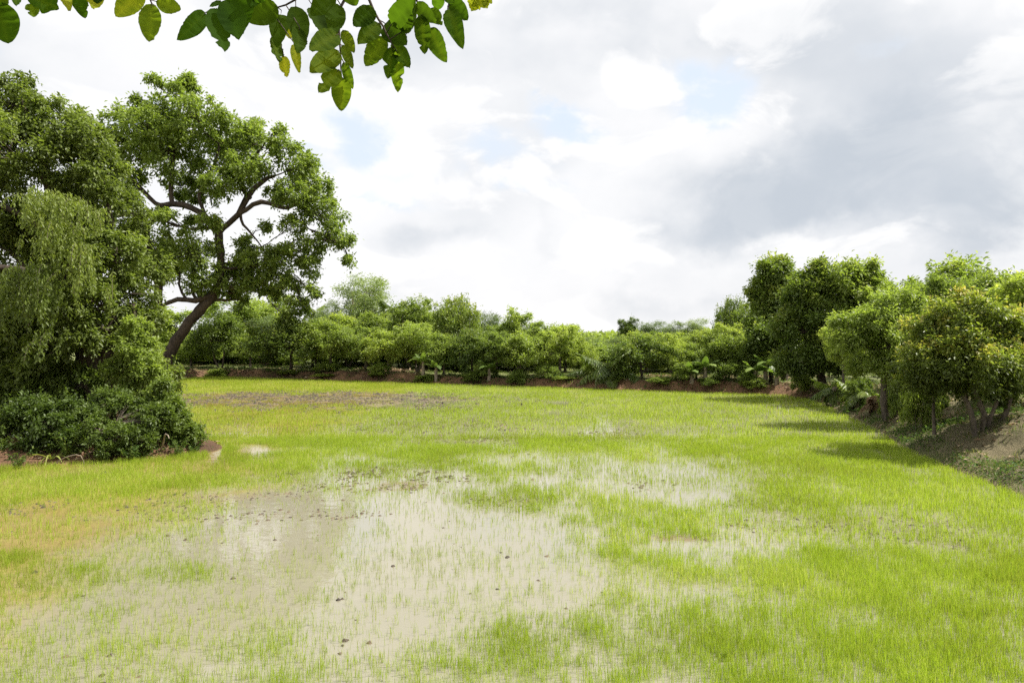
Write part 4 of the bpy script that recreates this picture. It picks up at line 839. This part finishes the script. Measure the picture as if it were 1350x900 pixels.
# sprays: twig polyline (photo px) and leaves (base px,py -> tip px,py, half width px, tint, bite)
SPR = [
 ([(-10, -40), (-6, 0)], [(-5, 2, 11, 58, 19, .45, 0), (-15, -25, 2, 20, 15, .6, 0)]),
 ([(60, -45), (55, -15), (52, 0)], [(35, -8, 78, 12, 11, .5, .5), (40, 5, 44, 23, 8, .65, 1), (70, -12, 55, 18, 9, .45, .5), (80, -14, 92, 12, 7, .95, 0), (100, -12, 112, 24, 9, .42, .8), (122, -18, 124, 15, 11, .95, .3), (130, -22, 128, 6, 10, .45, 0), (15, -14, 22, 5, 8, .5, 0)]),
 ([(215, -30), (198, 0), (205, 8)], [(188, -12, 152, 22, 13, .85, .3), (200, 6, 197, 56, 13, .68, 1), (205, 2, 238, 12, 10, .72, .6), (180, -25, 175, -2, 12, .6, 0)]),
 ([(330, -35), (300, 0), (284, 16), (272, 17)], [(272, 16, 235, 53, 11, .45, 1), (284, 14, 296, 70, 15, .40, 1), (300, 2, 315, 55, 16, .38, .5), (318, -20, 322, 40, 15, .30, 0), (350, -14, 328, -2, 11, .42, 0), (345, -30, 330, 12, 12, .3, 0), (290, 2, 276, 10, 3, .2, 0)]),
 ([(420, -35), (390, 0), (366, 10), (360, 18)], [(365, 8, 325, 28, 14, .42, 0), (371, 14, 365, 58, 12, .42, 0), (362, 52, 366, 84, 9, .50, .3), (390, 10, 398, 62, 13, .28, 0), (395, 36, 392, 70, 11, .45, 0), (380, 38, 384, 52, 5, .9, 0), (374, 74, 378, 102, 7, .92, .2), (387, 56, 394, 94, 6, .85, .8), (412, 8, 428, 45, 12, .28, 0), (425, 12, 442, 50, 14, .30, 0)]),
 ([(470, -30), (450, 8), (447, 40), (449, 75), (450, 100)], [(445, 8, 437, 46, 12, .38, 0), (446, 45, 408, 66, 13, .55, 0), (446, 70, 407, 97, 13, .62, .3), (447, 92, 420, 122, 11, .60, 1), (450, 101, 450, 146, 12, .58, .2), (452, 40, 467, 70, 7, .68, 0), (453, 62, 466, 92, 6, .60, .2), (453, 82, 465, 118, 6, .50, .3), (440, -8, 410, 20, 12, .35, 0), (455, -20, 470, 8, 11, .35, 0)]),
 ([(480, -20), (492, 15), (505, 35), (513, 52), (518, 60)], [(492, 12, 466, 36, 12, .42, 0), (500, 30, 472, 58, 11, .55, 0), (508, 50, 482, 88, 13, .58, 0), (506, 30, 535, 58, 14, .38, .3), (515, 34, 545, -2, 13, .34, 0), (520, 58, 541, 92, 9, .48, .6), (518, 62, 511, 104, 9, .50, 1), (522, 66, 525, 120, 9, .56, .9), (530, 42, 540, 10, 10, .32, 0)]),
 ([(545, -20), (552, 10), (560, 22)], [(540, 6, 535, 48, 10, .3, 0), (555, 20, 560, 72, 10, .48, .2), (565, 36, 588, 82, 11, .48, 0), (566, 12, 583, 34, 8, .4, 1), (548, 5, 575, 30, 9, .35, .3), (530, -12, 548, 22, 12, .32, 0)]),
 ([(600, -20), (592, 5), (590, 12)], [(590, 8, 609, 61, 11, .5, 0), (594, 0, 617, 28, 10, .42, 0), (580, -10, 575, 14, 8, .4, 0), (585, -18, 600, 5, 9, .35, 0)]),
]
for k, (tw, lv) in enumerate(SPR):
    dy = .12 * rng.normal(); tb = Acc(); p3 = [PL(a, b_, dy) for a, b_ in tw]; top = p3[0] + np.array([.0, .02, .10]); pp, pr = curve([top] + p3, np.linspace(.006, .0017, len(p3) + 1), .04, .001); tube(tb, pp, pr, 5)
    a = Acc()
    for (bx, by, tx, ty, hw, ti, bite) in lv:
        q = dy + .05 * rng.normal(); b3, t3 = PL(bx, by, q), PL(tx, ty, q + .05 * rng.normal() - .02)
        view = unit(-((b3 + t3) / 2 + ORG - np.array([0, 0, H]))); nn = unit(view + rng.normal(size=3) * .17 + [0, 0, .12])
        big_leaf(a, b3, t3, hw / F * (YL + q) * 1.15, nn, ti, bite)
        j = int(np.argmin(np.linalg.norm(pp - b3, axis=1))); tube(tb, [pp[j], b3, b3 + (t3 - b3) * .1], [.0018, .0015, .001], 4)
    s_ = obj('leafy_twig', tb.mesh('leafy_twig', M['bark_dark']), rt); obj('foliage', a.mesh('twig_leaves', M['near_leaf'], True), s_)
# the orchard goes on past both edges of the picture
for k, (X, Y, w, h, kd) in enumerate([(17.5, 12, 4.4, 4.6, 'mango'), (21, 18, 5, 5.2, 'layer'), (24, 26, 5, 5.6, 'mango'), (22, 34, 5, 6, 'leafy'), (30, 40, 5, 6, 'mango'), (-38, 52, 5.5, 6, 'mango'), (-44, 57, 5.5, 6.5, 'leafy'), (-33, 24, 5, 5.6, 'mango'), (-36, 38, 5.5, 6, 'layer')]):
    z = gz(X, Y); plant_tree(kd, 675 + X / Y * F, HY - (z + h - H) / Y * F, w / Y * F, Y, 'orchard tree standing on grass beyond the bank, cut off by or outside the picture edge', 'tree', 'orchard trees past the picture edges')
# a farther yellow green spray at the end of the branch
a = Acc(); tb = Acc(); p0 = PL(690, -70, 1.0); tube(tb, [PL(640, -60, .2), p0, PL(640, -12, 1.2)], [.008, .005, .002], 5)
for k in range(16):
    b3 = PL(618 + rng.random() * 26, -12 + rng.random() * 14, 1.2 + .1 * rng.random()); big_leaf(a, b3, b3 + np.array([rng.normal() * .025, rng.normal() * .02, -.05]), .02, unit(np.array([rng.normal() * .3, -1, .2])), .95, .5)
s_ = obj('leafy_twig', tb.mesh('leafy_twig_far', M['bark_dark']), rt); obj('foliage', a.mesh('twig_leaves_far', M['near_leaf'], True), s_)
